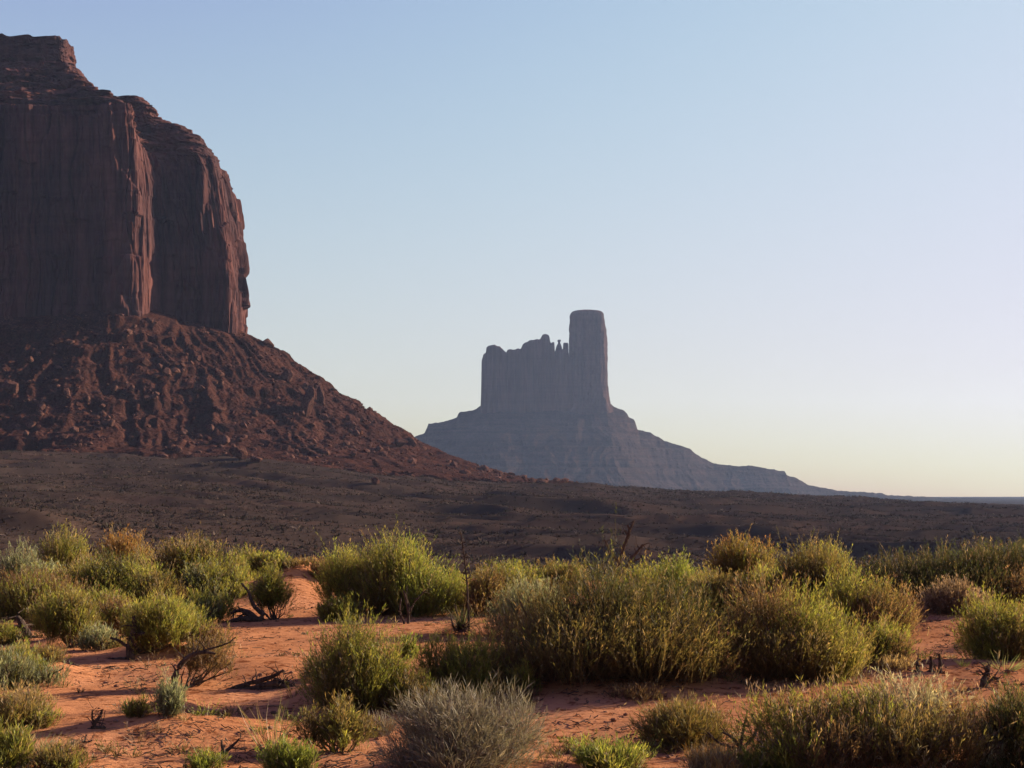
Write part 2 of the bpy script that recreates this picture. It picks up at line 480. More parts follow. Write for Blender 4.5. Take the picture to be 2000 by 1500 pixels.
P2 = outer[None] * (1 - Kk[..., None]) + inner[None] * Kk[..., None] + nrm[None] * disp[..., None]
ztop = Z_ + sstep(300, 308, Z_) * (fbm(S_ / 17, S_ * 0, 131, 3) * 1.6)
cv = np.concatenate([P2, (ztop + EYE)[..., None]], -1).reshape(-1, 3)
nr, nc = S_.shape
cf = grid_faces(nr, nc, wrap=True)
cen = np.append(inner.mean(0), 308.5 + EYE)
cv = np.vstack([cv, [cen]])
lastr = (nr - 1) * nc
capf = np.stack([lastr + np.arange(nc), lastr + (np.arange(nc) + 1) % nc, np.full(nc, len(cv) - 1)], -1)
mesa = tag(empty('mesa', (0, 0, 0)), 'huge dark red sandstone mesa with sheer fluted cliffs above a rubble slope', 'mesa')
mesh_obj('cliff', cv, [cf, capf], M_CLIFF, mesa, smooth=False)

tx, ty = np.meshgrid(np.arange(-560, 60, 0.95), np.arange(590, 985, 0.95))
tz = talus_z(tx, ty)
keep = (mesa_dist(tx, ty) < 186 + reach(tx))
tf = grid_faces(*tx.shape)
tf = tf[keep.ravel()[tf].all(1)]
tv = np.stack([tx, ty, tz + EYE], -1).reshape(-1, 3)
used = np.unique(tf); remap = np.zeros(len(tv), np.int32); remap[used] = np.arange(len(used))
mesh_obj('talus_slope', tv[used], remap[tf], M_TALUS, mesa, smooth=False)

# ---- rocks
def icosphere(sub):
    import bmesh
    bm = bmesh.new(); bmesh.ops.create_icosphere(bm, subdivisions=sub, radius=1.0)
    v = np.array([q.co[:] for q in bm.verts]); f = np.array([[q.index for q in p.verts] for p in bm.faces]); bm.free()
    return unit(v), f
ICO1, ICO3 = icosphere(1), icosphere(4)

def block_rock(rng, ico, planes=13):
    v, f = ico
    n = unit(rng.normal(size=(planes, 3))); h = rng.uniform(0.62, 1.0, planes)
    dn = v @ n.T
    r = np.where(dn > 0.05, h / np.maximum(dn, 0.05), 9).min(1)
    r = np.minimum(r, 1.25)
    return v * r[:, None] * (1 + 0.03 * noise(v[:, 0] * 3 + 5, v[:, 1] * 3 + v[:, 2] * 2, 7))[:, None], f

rng = np.random.default_rng(5)
N = 22000
x = rng.uniform(-470, 60, N); y = rng.uniform(600, 930, N)
d = mesa_dist(x, y)
clump = fbm(x / 30, y / 30, 33, 3)
ok = (d > 1) & (d < 172 + reach(x)) & (clump + rng.normal(0, 0.35, N) > -0.1)
x, y, d = x[ok], y[ok], d[ok]
N = len(x)
size = 0.27 * (1 - rng.random(N)) ** -0.50
size = np.minimum(size, 2.4)
protos = [block_rock(rng, ICO1, 9)[0] for _ in range(12)]
pid = rng.integers(0, 12, N)
pv = np.array(protos)[pid]
ang = rng.uniform(0, 6.28, N); ca, sa = np.cos(ang)[:, None], np.sin(ang)[:, None]
sx = size * rng.uniform(0.8, 1.6, N); sz = size * rng.uniform(0.5, 1.0, N)
vx = pv[:, :, 0] * sx[:, None]; vy = pv[:, :, 1] * size[:, None]; vz = pv[:, :, 2] * sz[:, None]
V = np.stack([vx * ca - vy * sa + x[:, None], vx * sa + vy * ca + y[:, None], vz + (talus_z(x, y) + EYE + sz * 0.25)[:, None]], -1)
F = (ICO1[1][None] + (np.arange(N) * len(ICO1[0]))[:, None, None]).reshape(-1, 3)
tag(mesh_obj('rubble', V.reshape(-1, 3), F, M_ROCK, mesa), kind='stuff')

def boulder(u, row, wpx, hpx, label, seed, group='loose boulders on the slope below the mesa', tall=False):
    rg = np.random.default_rng(seed)
    bx, by = at(u, row, lambda a, b: np.maximum(talus_z(a, b), ground_z(a, b)), 480, 960, 3000)
    mpp = by / FPX
    v, f = block_rock(rg, ICO3, 22)
    v = v * np.array([wpx * 0.5 * mpp, wpx * 0.42 * mpp, hpx * 0.62 * mpp])
    z = max(float(talus_z(bx, by)), float(ground_z(bx, by)))
    o = mesh_obj('boulder', v, f, M_ROCK)
    o.location = (bx, by, z + EYE + hpx * 0.42 * mpp)
    o.rotation_euler = (rg.uniform(-.15, .15), rg.uniform(-.2, .2), rg.uniform(-.4, .4))
    return tag(o, label, 'boulder', group)

BOULDERS = [
    (522, 676, 24, 15, 'pale rounded boulder alone on the skyline just below the foot of the cliff'),
    (626, 786, 17, 34, 'tall pale slab of rock standing on the crest of the rubble slope'),
    (600, 812, 28, 52, 'dark squat rock pinnacle standing below the tall pale slab'),
    (470, 891, 36, 21, 'wide flat topped boulder at the foot of the rubble slope'),
    (436, 868, 34, 18, 'long tilted slab just above the wide flat topped boulder'),
    (410, 846, 16, 19, 'small upright block above the long tilted slab'),
    (733, 947, 19, 16, 'lone round boulder out on the plain past the foot of the slope'),
    (430, 806, 22, 12, 'low pale boulder halfway up the rubble slope'),
    (391, 766, 28, 15, 'broad brown boulder high on the slope under the recessed cliff'),
    (326, 734, 20, 17, 'small pale boulder high on the slope under the lit cliff edge'),
    (500, 902, 28, 11, 'thin flat slab lying beside the wide flat topped boulder'),
    (58, 838, 22, 17, 'rounded boulder low on the shaded slope near the photo\'s left edge'),
    (22, 768, 34, 24, 'big dark block midway up the slope at the photo\'s left edge'),
    (562, 746, 26, 28, 'blocky outcrop just under the skyline of the slope'),
    (780, 872, 24, 17, 'low boulder on the skyline where the slope flattens out'),
]
for k, b in enumerate(BOULDERS): boulder(*b, seed=100 + k)
rg = np.random.default_rng(77)
n = 0
while n < 40:
    u, row = rg.uniform(20, 860), rg.uniform(690, 930)
    if row < np.interp(u, [0, 480, 660, 800, 860], [660, 668, 790, 866, 900]) or row > np.interp(u, [0, 300, 560, 760, 860], [858, 890, 912, 936, 936]): continue
    wp = rg.uniform(11, 19)
    boulder(u, row, wp, wp * rg.uniform(0.65, 0.95), 'small reddish brown boulder lying loose among the rubble below the mesa', 300 + n)
    n += 1

# ------------------------------------------------------------------ the far butte
YB = 2400.0                    # the butte is laid out in units of KB metres: it stands 3.4 km away
KB = 1.42
MP = YB / FPX
def bx_(u): return (np.asarray(u, float) - 1000) * MP
def bz_(r): return (HOR - np.asarray(r, float)) * MP
SIL = [(700, 905), (760, 880), (800, 856), (815, 851), (830, 845), (834.5, 833), (836, 826.5), (862, 824), (880, 819), (893, 815), (897, 806), (902, 803), (920, 802), (928, 799), (941, 790), (960, 786), (1190, 786), (1200, 794), (1215, 800), (1225, 807), (1229, 815), (1239, 819), (1245, 838), (1265, 843), (1290, 855), (1300, 861), (1345, 875), (1365, 890), (1395, 905), (1440, 910), (1470, 908.5), (1510, 917), (1532.5, 919.5), (1535, 928), (1555, 932), (1576, 946), (1600, 951), (1640, 958), (1690, 961), (1723, 963), (1730, 966.5), (1800, 969.5), (1850, 971.5), (2000, 975), (2200, 982)]
hx, hy = np.meshgrid(np.arange(-270, 960, 2.2), np.arange(YB - 430, YB + 420, 2.6))
u_ = hx / MP + 1000
rough = fbm(hx / 14, hy / 300, 141, 3)
uu = np.linspace(600, 2300, 3401)
sil_s = np.convolve(np.pad(interp(uu, SIL), 90, mode='edge'), np.hanning(181) / np.hanning(181).sum(), 'valid')
wr = np.exp(-((hy - YB) / 42) ** 2)                     # the crest keeps its steps, the flanks below are smoother
S = bz_(interp(u_ + 2.0 * rough * wr, SIL) * wr + np.interp(u_, uu, sil_s) * (1 - wr)) + fbm(hx / 11, hy / 60, 143, 3) * 1.1
FL = -16.0
Hh = np.maximum(S - FL, 0.5)
dy = np.abs(hy - YB)
Wd = Hh * 1.75 + 30
warp = ridged((hx + fbm(hx / 80, hy / 80, 149, 2) * 30) / 46, hy / 500, 151, 3)
t = np.clip(dy / (Wd * (1 + 0.04 * warp)), 0, 1)
prof = np.where(t < 1, (1 - t) ** 1.22, 0)
z = FL + Hh * prof
am = np.clip(Hh / 60, 0, 1) * sstep(0, 0.12, t) * (1 - sstep(0.8, 1.0, t))
z = z + am * (warp * 0.6 + fbm(hx / 22, hy / 22, 153, 4) * 1.6)
zb = [(-60, -60), (4, 4), (10, 13.5), (15, 14.5), (20, 20), (34, 34), (41, 44), (48, 45), (53, 53), (69, 69), (76, 79), (83, 80), (89, 89), (104, 104), (111, 113), (115, 114), (121, 121), (200, 200)]
z = np.where(dy > 25, interp(z, zb), z)
led = (z / 14 + fbm(hx / 60, hy / 60, 157, 2) * 0.3) % 1.0
z = z + am * (sstep(0.3, 0.7, led) - led) * 4.0 * sstep(-0.1, 0.4, fbm(hx / 90, hy / 90, 159, 2))
z = z - 5 * sstep(0.93, 1.0, t)
butte = tag(empty('butte', (0, 0, 0)), 'distant blue grey butte with a tall square tower beside a jagged wall', 'butte')
mesh_obj('talus_slope', np.stack([hx * KB, hy * KB, z * KB + EYE], -1).reshape(-1, 3), grid_faces(*hx.shape), M_BTALUS, butte, smooth=False)

def superell(cx, cy, a, b, p, n):
    th = np.linspace(0, 2 * np.pi, 4000)
    c, s = np.cos(th), np.sin(th)
    X = cx + a * np.sign(c) * np.abs(c) ** (2 / p); Y = cy + b * np.sign(s) * np.abs(s) ** (2 / p)
    L = np.concatenate([[0], np.cumsum(np.hypot(np.diff(X), np.diff(Y)))])
    q = np.linspace(0, L[-1], n, endpoint=False)
    return np.stack([np.interp(q, L, X), np.interp(q, L, Y)], -1), q

def cap_pairs(first, n):
    h = n // 2
    f = [[first + j, first + j + 1, first + (n - j - 1) % n, first + (n - j) % n] for j in range(1, h - 1)]
    return np.array(f), np.array([[first, first + 1, first + n - 1], [first + h - 1, first + h, first + h + 1]])

TOP = [(938, 700), (941, 698), (942, 694), (948.5, 692), (950, 681), (955, 677), (968, 676.5), (976, 679), (983, 686), (989, 690.5), (990.5, 686), (1006, 684.5), (1017, 684), (1021, 675), (1028, 670), (1040, 667), (1055, 664), (1059.5, 657), (1065, 655), (1071, 657), (1073, 664), (1074, 671), (1076.8, 673), (1077.4, 671), (1082.4, 671.5), (1083, 697), (1084.2, 698), (1085, 688), (1098, 685), (1109, 690), (1110, 700), (1120, 700)]
c, q = superell(float(bx_(1030)), YB, float(bx_(1120) - bx_(1030)) + 1.0, 30, 14, 560)
nrm = outward(c); nrm = nrm if (nrm * (c - c.mean(0))).sum() > 0 else -nrm
tt = np.concatenate([np.linspace(0, 0.9, 46), np.linspace(0.91, 1, 10)])
Q_, T_ = np.meshgrid(q, tt)
ztop = bz_(interp(c[:, 0] / MP + 1000, TOP)) + fbm(c[:, 0] / 7, c[:, 0] * 0, 167, 3) * 1.3
zz = 105 + T_ * (ztop[None] - 105)
dd = ridged(Q_ / 20, zz / 150, 161, 3) * 1.6 + noise(Q_ / 9, zz / 60, 163) * 1.3 + noise(Q_ / 50, zz / 90, 165) * 2.5 - 1.2
dd = dd * np.where(np.abs(nrm[:, 0]) > 0.7, 0.5, 1.0)[None] - 4.0 * (1 - np.sqrt(np.clip(1 - ((T_ - 0.93) / 0.07).clip(0, 1) ** 2, 0, 1))) - 3.5 * T_
PP = c[None] + nrm[None] * dd[..., None] * np.array([0.6, 1.0])
v = np.concatenate([PP * KB, (zz * KB + EYE)[..., None]], -1).reshape(-1, 3)
f = grid_faces(len(tt), len(q), wrap=True)
cq, ct = cap_pairs((len(tt) - 1) * len(q), len(q))
mesh_obj('jagged_wall', v, [f, cq, ct], M_BUTTE, butte)

TW = [(812, 1103, 1200), (800, 1108, 1195), (790, 1110, 1191), (780, 1111, 1188.5), (750, 1111.5, 1186), (720, 1112, 1185), (690, 1112.5, 1184.5), (660, 1113, 1184), (645, 1113.2, 1182.5), (638, 1113.5, 1181), (622, 1114, 1179), (615, 1114.6, 1178), (611, 1117, 1176.5), (608.5, 1121, 1172), (606.5, 1130, 1163), (605.5, 1138, 1155)]
TW = np.array(TW)
def tower(name, rows, n, depth, flute, mat, parent, seed):
    zr = np.linspace(rows[0, 0], rows[-1, 0], 90)
    L = np.interp(-zr, -rows[:, 0], rows[:, 1]); Rr = np.interp(-zr, -rows[:, 0], rows[:, 2])
    base, q = superell(0, 0, 1, 1, 3.6, n)
    cx = bx_((L + Rr) / 2); a = bx_(Rr) - bx_(L); a = a / 2
    X = cx[:, None] + base[None, :, 0] * a[:, None]
    Y = YB + base[None, :, 1] * (a * depth)[:, None]
    an = np.arctan2(base[:, 1], base[:, 0]); rad = unit(base)
    A_, Z2 = np.meshgrid(q * a.max(), bz_(zr))
    dd = (ridged(A_ / 17, Z2 / 120, seed, 3) * 1.4 + fbm(A_ / 7, Z2 / 10, seed + 3, 3) * 1.9) * flute
    k = np.clip(a / a.max(), 0, 1)[:, None]
    X = X + rad[None, :, 0] * dd * k; Y = Y + rad[None, :, 1] * dd * k
    v = np.stack([X * KB, Y * KB, Z2 * KB + EYE], -1).reshape(-1, 3)
    f = grid_faces(len(zr), n, wrap=True)
    cq, ct = cap_pairs((len(zr) - 1) * n, n)
    return mesh_obj(name, v, [f, cq, ct], mat, parent)
tower('tower', TW, 300, 0.85, 0.75, M_BUTTE, butte, 171)
tower('pinnacle', np.array([(720, 1083.5, 1100), (698, 1084, 1099.2), (688, 1084.3, 1098.6), (681, 1085.6, 1097.8), (676, 1087.2, 1096.4), (670, 1090, 1094.2), (668, 1090.2, 1094.2), (666.5, 1088.6, 1095), (664.5, 1089, 1095.4), (663.6, 1090.5, 1094)]), 40, 1.6, 0.22, M_BUTTE, butte, 183)
tower('pinnacle', np.array([(720, 1099, 1111), (698, 1099.6, 1110.4), (685, 1100, 1110), (672, 1100.4, 1109.6), (670, 1101, 1108.6)]), 40, 1.8, 0.25, M_BUTTE, butte, 187)

# ------------------------------------------------------------------ scrub on the plain: one mass nobody could count
rng = np.random.default_rng(11)
N = 300000
a_ = rng.uniform(math.radians(-24), math.radians(28), N)
r_ = np.sqrt(rng.uniform(100 ** 2, 930 ** 2, N))
x, y = r_ * np.sin(a_), r_ * np.cos(a_)
d = mesa_dist(x, y)
clump = fbm(x / 40, y / 16, 201, 4)
ok = (d > 128 + reach(x) + rng.uniform(0, 45, N)) & (clump + rng.normal(0, 0.5, N) > -0.55)
x, y, r_ = x[ok], y[ok], r_[ok]
N = len(x)
zg = ground_z(x, y) + EYE
hs = 0.23 * (1 - rng.random(N)) ** -0.36 * (1 + 0.35 * sstep(0.0, 0.8, clump[ok]))
hs = np.minimum(hs, 1.05)
K = 8
th = rng.uniform(0, 2 * np.pi, (N, K)); el = rng.uniform(0.1, 1.4, (N, K))
L = hs[:, None] * rng.uniform(0.7, 1.2, (N, K))
dirv = np.stack([np.cos(th) * np.cos(el) * 1.5, np.sin(th) * np.cos(el) * 1.5, np.sin(el)], -1)
sd = unit(np.stack([-np.sin(th), np.cos(th), rng.uniform(-.5, .5, (N, K))], -1))
c0 = np.stack([x, y, zg], -1)[:, None, :] + dirv * (L * 0.12)[..., None]
wv = sd * (L * 0.30)[..., None]
V = np.stack([c0 - wv * .6, c0 + wv * .6, c0 + dirv * L[..., None] + wv * rng.uniform(-.5, .5, (N, K, 1))], 2).reshape(-1, 3)
F = np.arange(N * K * 3).reshape(-1, 3)
pal = np.array([(0.058, 0.041, 0.033), (0.042, 0.034, 0.027), (0.074, 0.049, 0.039), (0.052, 0.045, 0.031), (0.15, 0.11, 0.085)])
ci = pal[rng.choice(5, N, p=[.32, .26, .20, .15, .07])] * rng.uniform(0.75, 1.15, (N, 1))
tag(mesh_obj('desert_scrub', V, F, M_SCRUB, col=np.repeat(ci, K * 3, 0)), 'dark low scrub covering the wide plain below the mesa', 'scrub', kind='stuff')

# ------------------------------------------------------------------ plants
def tubes(P, Rd, sides=5):
    """P (n,k,3) polylines, Rd (n,k) radii -> verts, quads"""
    n, k, _ = P.shape
    T = np.gradient(P, axis=1); T = unit(T)
    ref = np.where(np.abs(T[..., 2:3]) > 0.9, np.array([1., 0, 0]), np.array([0, 0, 1.]))
    A1 = unit(np.cross(T, ref)); B1 = np.cross(T, A1)
    th = np.arange(sides) * 2 * np.pi / sides
    V = P[:, :, None] + (A1[:, :, None] * np.cos(th)[:, None] + B1[:, :, None] * np.sin(th)[:, None]) * Rd[:, :, None, None]
    i, j, s = np.meshgrid(np.arange(n), np.arange(k - 1), np.arange(sides), indexing='ij')
    b = (i * k + j) * sides; s2 = (s + 1) % sides
    F = np.stack([b + s, b + s2, b + sides + s2, b + sides + s], -1).reshape(-1, 4)
    return V.reshape(-1, 3), F

STY = {   # palette, leaves per sprig, leaf length, leaf width, upward pull, stem colour, dry tips share, tip colour
    'green': dict(pal=[(0.145, 0.150, 0.029), (0.179, 0.166, 0.036), (0.111, 0.122, 0.026), (0.195, 0.162, 0.042)], n=11, l=.050, w=.0044, up=1.35, stem=(0.106, 0.084, 0.034), tip=0.03),
    'lime': dict(pal=[(0.128, 0.150, 0.028), (0.155, 0.163, 0.035), (0.099, 0.120, 0.026)], n=11, l=.050, w=.0044, up=1.6, stem=(0.101, 0.095, 0.034), tip=0.01),
    'olive': dict(pal=[(0.109, 0.086, 0.028), (0.136, 0.099, 0.034), (0.083, 0.072, 0.025), (0.136, 0.086, 0.034)], n=11, l=.046, w=.0044, up=1.15, stem=(0.090, 0.062, 0.034), tip=0.05),
    'sage': dict(pal=[(0.140, 0.148, 0.085), (0.115, 0.125, 0.070), (0.177, 0.177, 0.112)], n=11, l=.050, w=.0044, up=1.3, stem=(0.101, 0.084, 0.056), tip=0.02),
    'grey': dict(pal=[(0.164, 0.138, 0.101), (0.124, 0.108, 0.082), (0.144, 0.131, 0.088), (0.190, 0.157, 0.118)], n=7, l=.075, w=.0026, up=0.7, stem=(0.106, 0.084, 0.062), tip=0),
    'orange': dict(pal=[(0.213, 0.101, 0.028), (0.179, 0.087, 0.025), (0.174, 0.112, 0.031)], n=10, l=.05, w=.005, up=1.4, stem=(0.134, 0.078, 0.039), tip=.1),
    'pink': dict(pal=[(0.185, 0.118, 0.087), (0.146, 0.095, 0.070), (0.202, 0.134, 0.095)], n=8, l=.055, w=.0035, up=1.0, stem=(0.123, 0.078, 0.056), tip=0),
    'tan': dict(pal=[(0.235, 0.157, 0.078), (0.190, 0.123, 0.062), (0.258, 0.185, 0.101)], n=4, l=.06, w=.003, up=1.8, stem=(0.202, 0.134, 0.073), tip=0),
    'brown': dict(pal=[(0.123, 0.070, 0.036), (0.146, 0.084, 0.045), (0.095, 0.056, 0.031)], n=8, l=.05, w=.0040, up=1.2, stem=(0.090, 0.056, 0.036), tip=.05),
    'dark': dict(pal=[(.032, .037, .014), (.040, .042, .015), (.044, .036, .016)], n=11, l=.050, w=.0044, up=1.1, stem=(0.067, 0.045, 0.025), tip=0.03),
    'snake': dict(pal=[(0.154, 0.117, 0.034), (0.185, 0.120, 0.034), (0.117, 0.101, 0.031)], n=7, l=.05, w=.004, up=0.95, stem=(0.106, 0.067, 0.034), tip=.12),
    'blade': dict(pal=[(0.101, 0.123, 0.050), (0.129, 0.140, 0.062), (0.157, 0.146, 0.073)], n=0, l=.05, w=.004, up=1.8, stem=(0.112, 0.118, 0.056), tip=.1),
}
TIPC = np.array((.22, .15, .075))

def sprig_mesh(rng, base, dirv, length, col, stemc, nleaf, ll, lw, sw, bend=0.16):
    """thin stems set with narrow leaves: all triangles. returns verts, faces, colours"""
    n = len(base)
    side = unit(np.cross(dirv, unit(rng.normal(size=(n, 3)))))
    bv = rng.normal(size=(n, 3)) * (length * bend)[:, None]
    bv[:, 2] = -np.abs(bv[:, 2]) * 0.3
    mid = base + dirv * (length * 0.55)[:, None] + bv * 0.3
    tip = base + dirv * length[:, None] + bv
    sws = side * (sw * 0.5)
    V = [np.stack([base - sws, base + sws, mid + sws * .8, mid - sws * .8, tip], 1).reshape(-1, 3)]
    o = (np.arange(n) * 5)[:, None]
    F = [np.concatenate([o + np.array([[0, 1, 2]]), o + np.array([[0, 2, 3]]), o + np.array([[3, 2, 4]])], 0)]
    sc = stemc * rng.uniform(0.75, 1.2, (n, 1))
    C = [np.stack([sc, sc, sc * .5 + col * .5, sc * .5 + col * .5, col], 1).reshape(-1, 3)]
    if nleaf:
        t = rng.uniform(0.12, 1.0, (n, nleaf))
        P = np.where((t < .55)[..., None], base[:, None] + (mid - base)[:, None] * (t / .55)[..., None], mid[:, None] + (tip - mid)[:, None] * ((t - .55) / .45)[..., None])
        od = unit(dirv[:, None] * 1.25 + unit(rng.normal(size=(n, nleaf, 3))) * 0.75)
        sv = unit(np.cross(od, unit(rng.normal(size=(n, nleaf, 3)))))
        Ls = ll * rng.uniform(.55, 1.2, (n, nleaf, 1))
        ws = sv * lw * 0.5 * rng.uniform(.8, 1.3, (n, nleaf, 1))
        lv = np.stack([P, P + od * Ls * .5 + ws, P + od * Ls, P + od * Ls * .5 - ws], 2).reshape(-1, 3)
        m = n * nleaf
        o = n * 5 + (np.arange(m) * 4)[:, None]
        F.append(np.concatenate([o + np.array([[0, 1, 2]]), o + np.array([[0, 2, 3]])], 0))
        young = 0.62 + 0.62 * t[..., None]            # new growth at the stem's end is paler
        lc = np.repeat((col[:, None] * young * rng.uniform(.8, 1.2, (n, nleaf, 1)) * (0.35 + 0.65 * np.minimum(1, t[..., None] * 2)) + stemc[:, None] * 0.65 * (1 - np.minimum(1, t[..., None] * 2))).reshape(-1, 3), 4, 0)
        V.append(lv); C.append(lc)
    return np.vstack(V), np.vstack(F), np.vstack(C)

SEED = [1000]
def bush(name, label, u, row, wpx, hpx, mix, cat='shrub', lobes=None, dens=1.0, group=None, flat=0.85, wood=True, lift=0.0, up=None, trunk=None, nl=None, spr=None, loose=0.0, stemlen=1.0):
    """a shrub whose foot is seen at photo pixel (u,row), wpx wide and hpx tall in the photo. mix: [(style, share)]"""
    SEED[0] += 1
    rng = np.random.default_rng(SEED[0])
    x0, y0 = at(u, row)
    half = wpx * y0 / FPX * 0.5
    yc = y0 + half * 0.55
    xc = (u - 1000) / FPX * yc
    zg = gz(xc, yc)
    mpp = yc / 1407.0
    W2 = wpx * yc / FPX * 0.5 * 1.16
    H = max((HOR - (row - hpx)) / FPX * yc + EYE - zg, 0.12)
    root = tag(empty(name, (xc, yc, zg - 0.02)), label, cat, group)
    # lobes: (dx, dy, height share, radius share)
    if lobes is None:
        k = nl or int(np.clip(4 + W2 * 6, 5, 14))
        lobes = [(0.05 * rng.normal(), 0.05 * rng.normal(), 1.0, 0.62)]
        for i in range(k):
            a = 2 * np.pi * (i + rng.uniform(-.3, .3)) / k
            rd = rng.uniform(0.30, 0.72)
            lobes.append((rd * np.cos(a), rd * np.sin(a), rng.uniform(0.45, 1.0), rng.uniform(0.24, 0.46)))
    lobes = np.array(lobes)
    lc = np.stack([lobes[:, 0] * W2, lobes[:, 1] * W2 * flat], -1)
    lr = np.maximum(lobes[:, 3] * W2, 0.06)
    lh = lobes[:, 2] * H
    # sprigs
    styles = [s for s, _ in mix]
    wts = np.array([q for _, q in mix], float); wts /= wts.sum()
    lobe_style = rng.choice(len(styles), len(lobes), p=wts)
    area = W2 * 2 * H * 0.8
    st0 = STY[styles[int(np.argmax(wts))]]
    lw = max(st0['w'], 0.45 * mpp); ll = max(st0['l'], 3.4 * mpp)
    sw = max(0.0030, 0.34 * mpp)
    slen = np.clip(0.30 * H, 0.10, 0.34) * stemlen
    sp_area = st0['n'] * ll * lw * 0.30 + slen * sw * 0.6
    nS = int(np.clip(5.6 * dens * area / sp_area, 120, 15000))
    li = rng.choice(len(lobes), nS, p=(lr ** 2 * lh) / (lr ** 2 * lh).sum())
    th = rng.uniform(0, 2 * np.pi, nS)
    cz = rng.uniform(-0.95 if lift == 0 else -0.6, 1.0, nS)
    sr = np.sqrt(1 - cz ** 2)
    dv = np.stack([np.cos(th) * sr, np.sin(th) * sr, cz], -1)
    rad = rng.uniform(0.20, 1.0, nS) ** 0.62
    rad *= 1 + 0.55 * noise(dv[:, 0] * 1.9 + li * 3.1, dv[:, 1] * 1.9 + dv[:, 2] * 1.6 + li, SEED[0])
    rad *= np.where(rng.random(nS) < 0.10, rng.uniform(1.05, 1.35, nS), 1)
    lob_mid = lh[li] * 0.48
    P = np.stack([lc[li, 0] + dv[:, 0] * lr[li] * rad, lc[li, 1] + dv[:, 1] * lr[li] * rad * 0.95, lob_mid + dv[:, 2] * (lh[li] * 0.52) * rad], -1)
    P[:, 2] = np.maximum(P[:, 2] + lift * H * 0.5, 0.04)
    if loose: P[:, :2] += rng.normal(0, loose * W2 * 0.2, (nS, 2))
    si = np.where(rng.random(nS) < 0.86, lobe_style[li], rng.choice(len(styles), nS, p=wts))
    col = np.zeros((nS, 3)); stem = np.zeros((nS, 3)); upv = np.zeros(nS); tipp = np.zeros(nS)
    lobe_tint = rng.uniform(0.72, 1.25, len(lobes))
    for k, s in enumerate(styles):
        m = si == k
        p = np.array(STY[s]['pal'])
        col[m] = p[rng.integers(0, len(p), m.sum())]
        stem[m] = STY[s]['stem']; upv[m] = STY[s]['up'] if up is None else up; tipp[m] = STY[s]['tip']
    col *= (lobe_tint[li] * rng.uniform(0.8, 1.2, nS))[:, None]
    dead = rng.random(nS) < 0.07                    # bare dry shoots among the green
    col[dead] = np.array((.15, .11, .075)) * rng.uniform(.6, 1.2, (dead.sum(), 1)); stem[dead] = (.11, .08, .055)
    tp = (rng.random(nS) < tipp) & (cz > 0.2)
    col[tp] = TIPC * rng.uniform(.7, 1.2, (tp.sum(), 1))
    dr = unit(dv * np.array([0.75, 0.75, 0.4]) + np.stack([np.zeros(nS), np.zeros(nS), upv], -1) + rng.normal(0, 0.20, (nS, 3)))
    L = slen * rng.uniform(0.6, 1.4, nS) * np.where(tp, 1.35, 1) * np.where(rng.random(nS) < 0.05, 1.25, 1)
    base = P - dr * (L * 0.62)[:, None]
    base[:, 2] = np.maximum(base[:, 2], 0.0)
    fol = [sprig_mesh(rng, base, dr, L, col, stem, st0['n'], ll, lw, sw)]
    ns = int(W2 * 130 * dens)
    if ns and lift < .3:                            # dry stems and fallen leaves round the foot
        th = rng.uniform(0, 2 * np.pi, ns); q = W2 * rng.uniform(0.45, 1.12, ns)
        b = np.stack([np.cos(th) * q, np.sin(th) * q * flat, np.zeros(ns)], -1)
        b[:, 2] = ground_z(b[:, 0] + xc, b[:, 1] + yc) + EYE - zg
        d2 = unit(np.stack([np.cos(th) * .5, np.sin(th) * .5, np.zeros(ns)], -1) + rng.normal(0, .5, (ns, 3)) + np.array([0, 0, .55]))
        d2[:, 2] = np.abs(d2[:, 2])
        pb = np.array(STY['brown']['pal'] + STY['tan']['pal'])[rng.integers(0, 6, ns)]
        fol.append(sprig_mesh(rng, b, d2, np.clip(H * .22, .05, .2) * rng.uniform(.3, 1.2, ns), pb, pb * .8, 3, .04, max(.0035, .4 * mpp), sw))
    # woody stems from the foot up into the lobes
    if wood:
        nw = int(np.clip(10 + W2 * 22, 12, 46))
        li = rng.integers(0, len(lobes), nw)
        th = rng.uniform(0, 2 * np.pi, nw); q = np.sqrt(rng.random(nw))
        end = np.stack([lc[li, 0] + np.cos(th) * lr[li] * q * .8, lc[li, 1] + np.sin(th) * lr[li] * q * .8, lh[li] * rng.uniform(0.45, 0.85, nw)], -1)
        st = np.stack([rng.normal(0, .06, nw) * W2, rng.normal(0, .06, nw) * W2, np.full(nw, -0.03)], -1)
        if trunk: st = np.stack([np.full(nw, trunk[0] * W2) + rng.normal(0, .02, nw), rng.normal(0, .02, nw), np.full(nw, -0.03)], -1)
        t = np.linspace(0, 1, 6)[None, :, None]
        ctrl = st * .45 + end * .55 + rng.normal(0, .12, (nw, 3)) * W2
        ctrl[:, 2] = end[:, 2] * 0.35
        Pt = st[:, None] * (1 - t) ** 2 + 2 * ctrl[:, None] * t * (1 - t) + end[:, None] * t ** 2
        Pt = Pt + rng.normal(0, .012, Pt.shape) * (t > 0)
        r0 = max(0.010, 0.020 * H) * rng.uniform(.6, 1.3, nw)
        Rd = r0[:, None] * np.linspace(1, .3, 6)[None]
        wv, wf = tubes(Pt, Rd, 5)
        mesh_obj('branches', wv, wf, M_BARK, root)
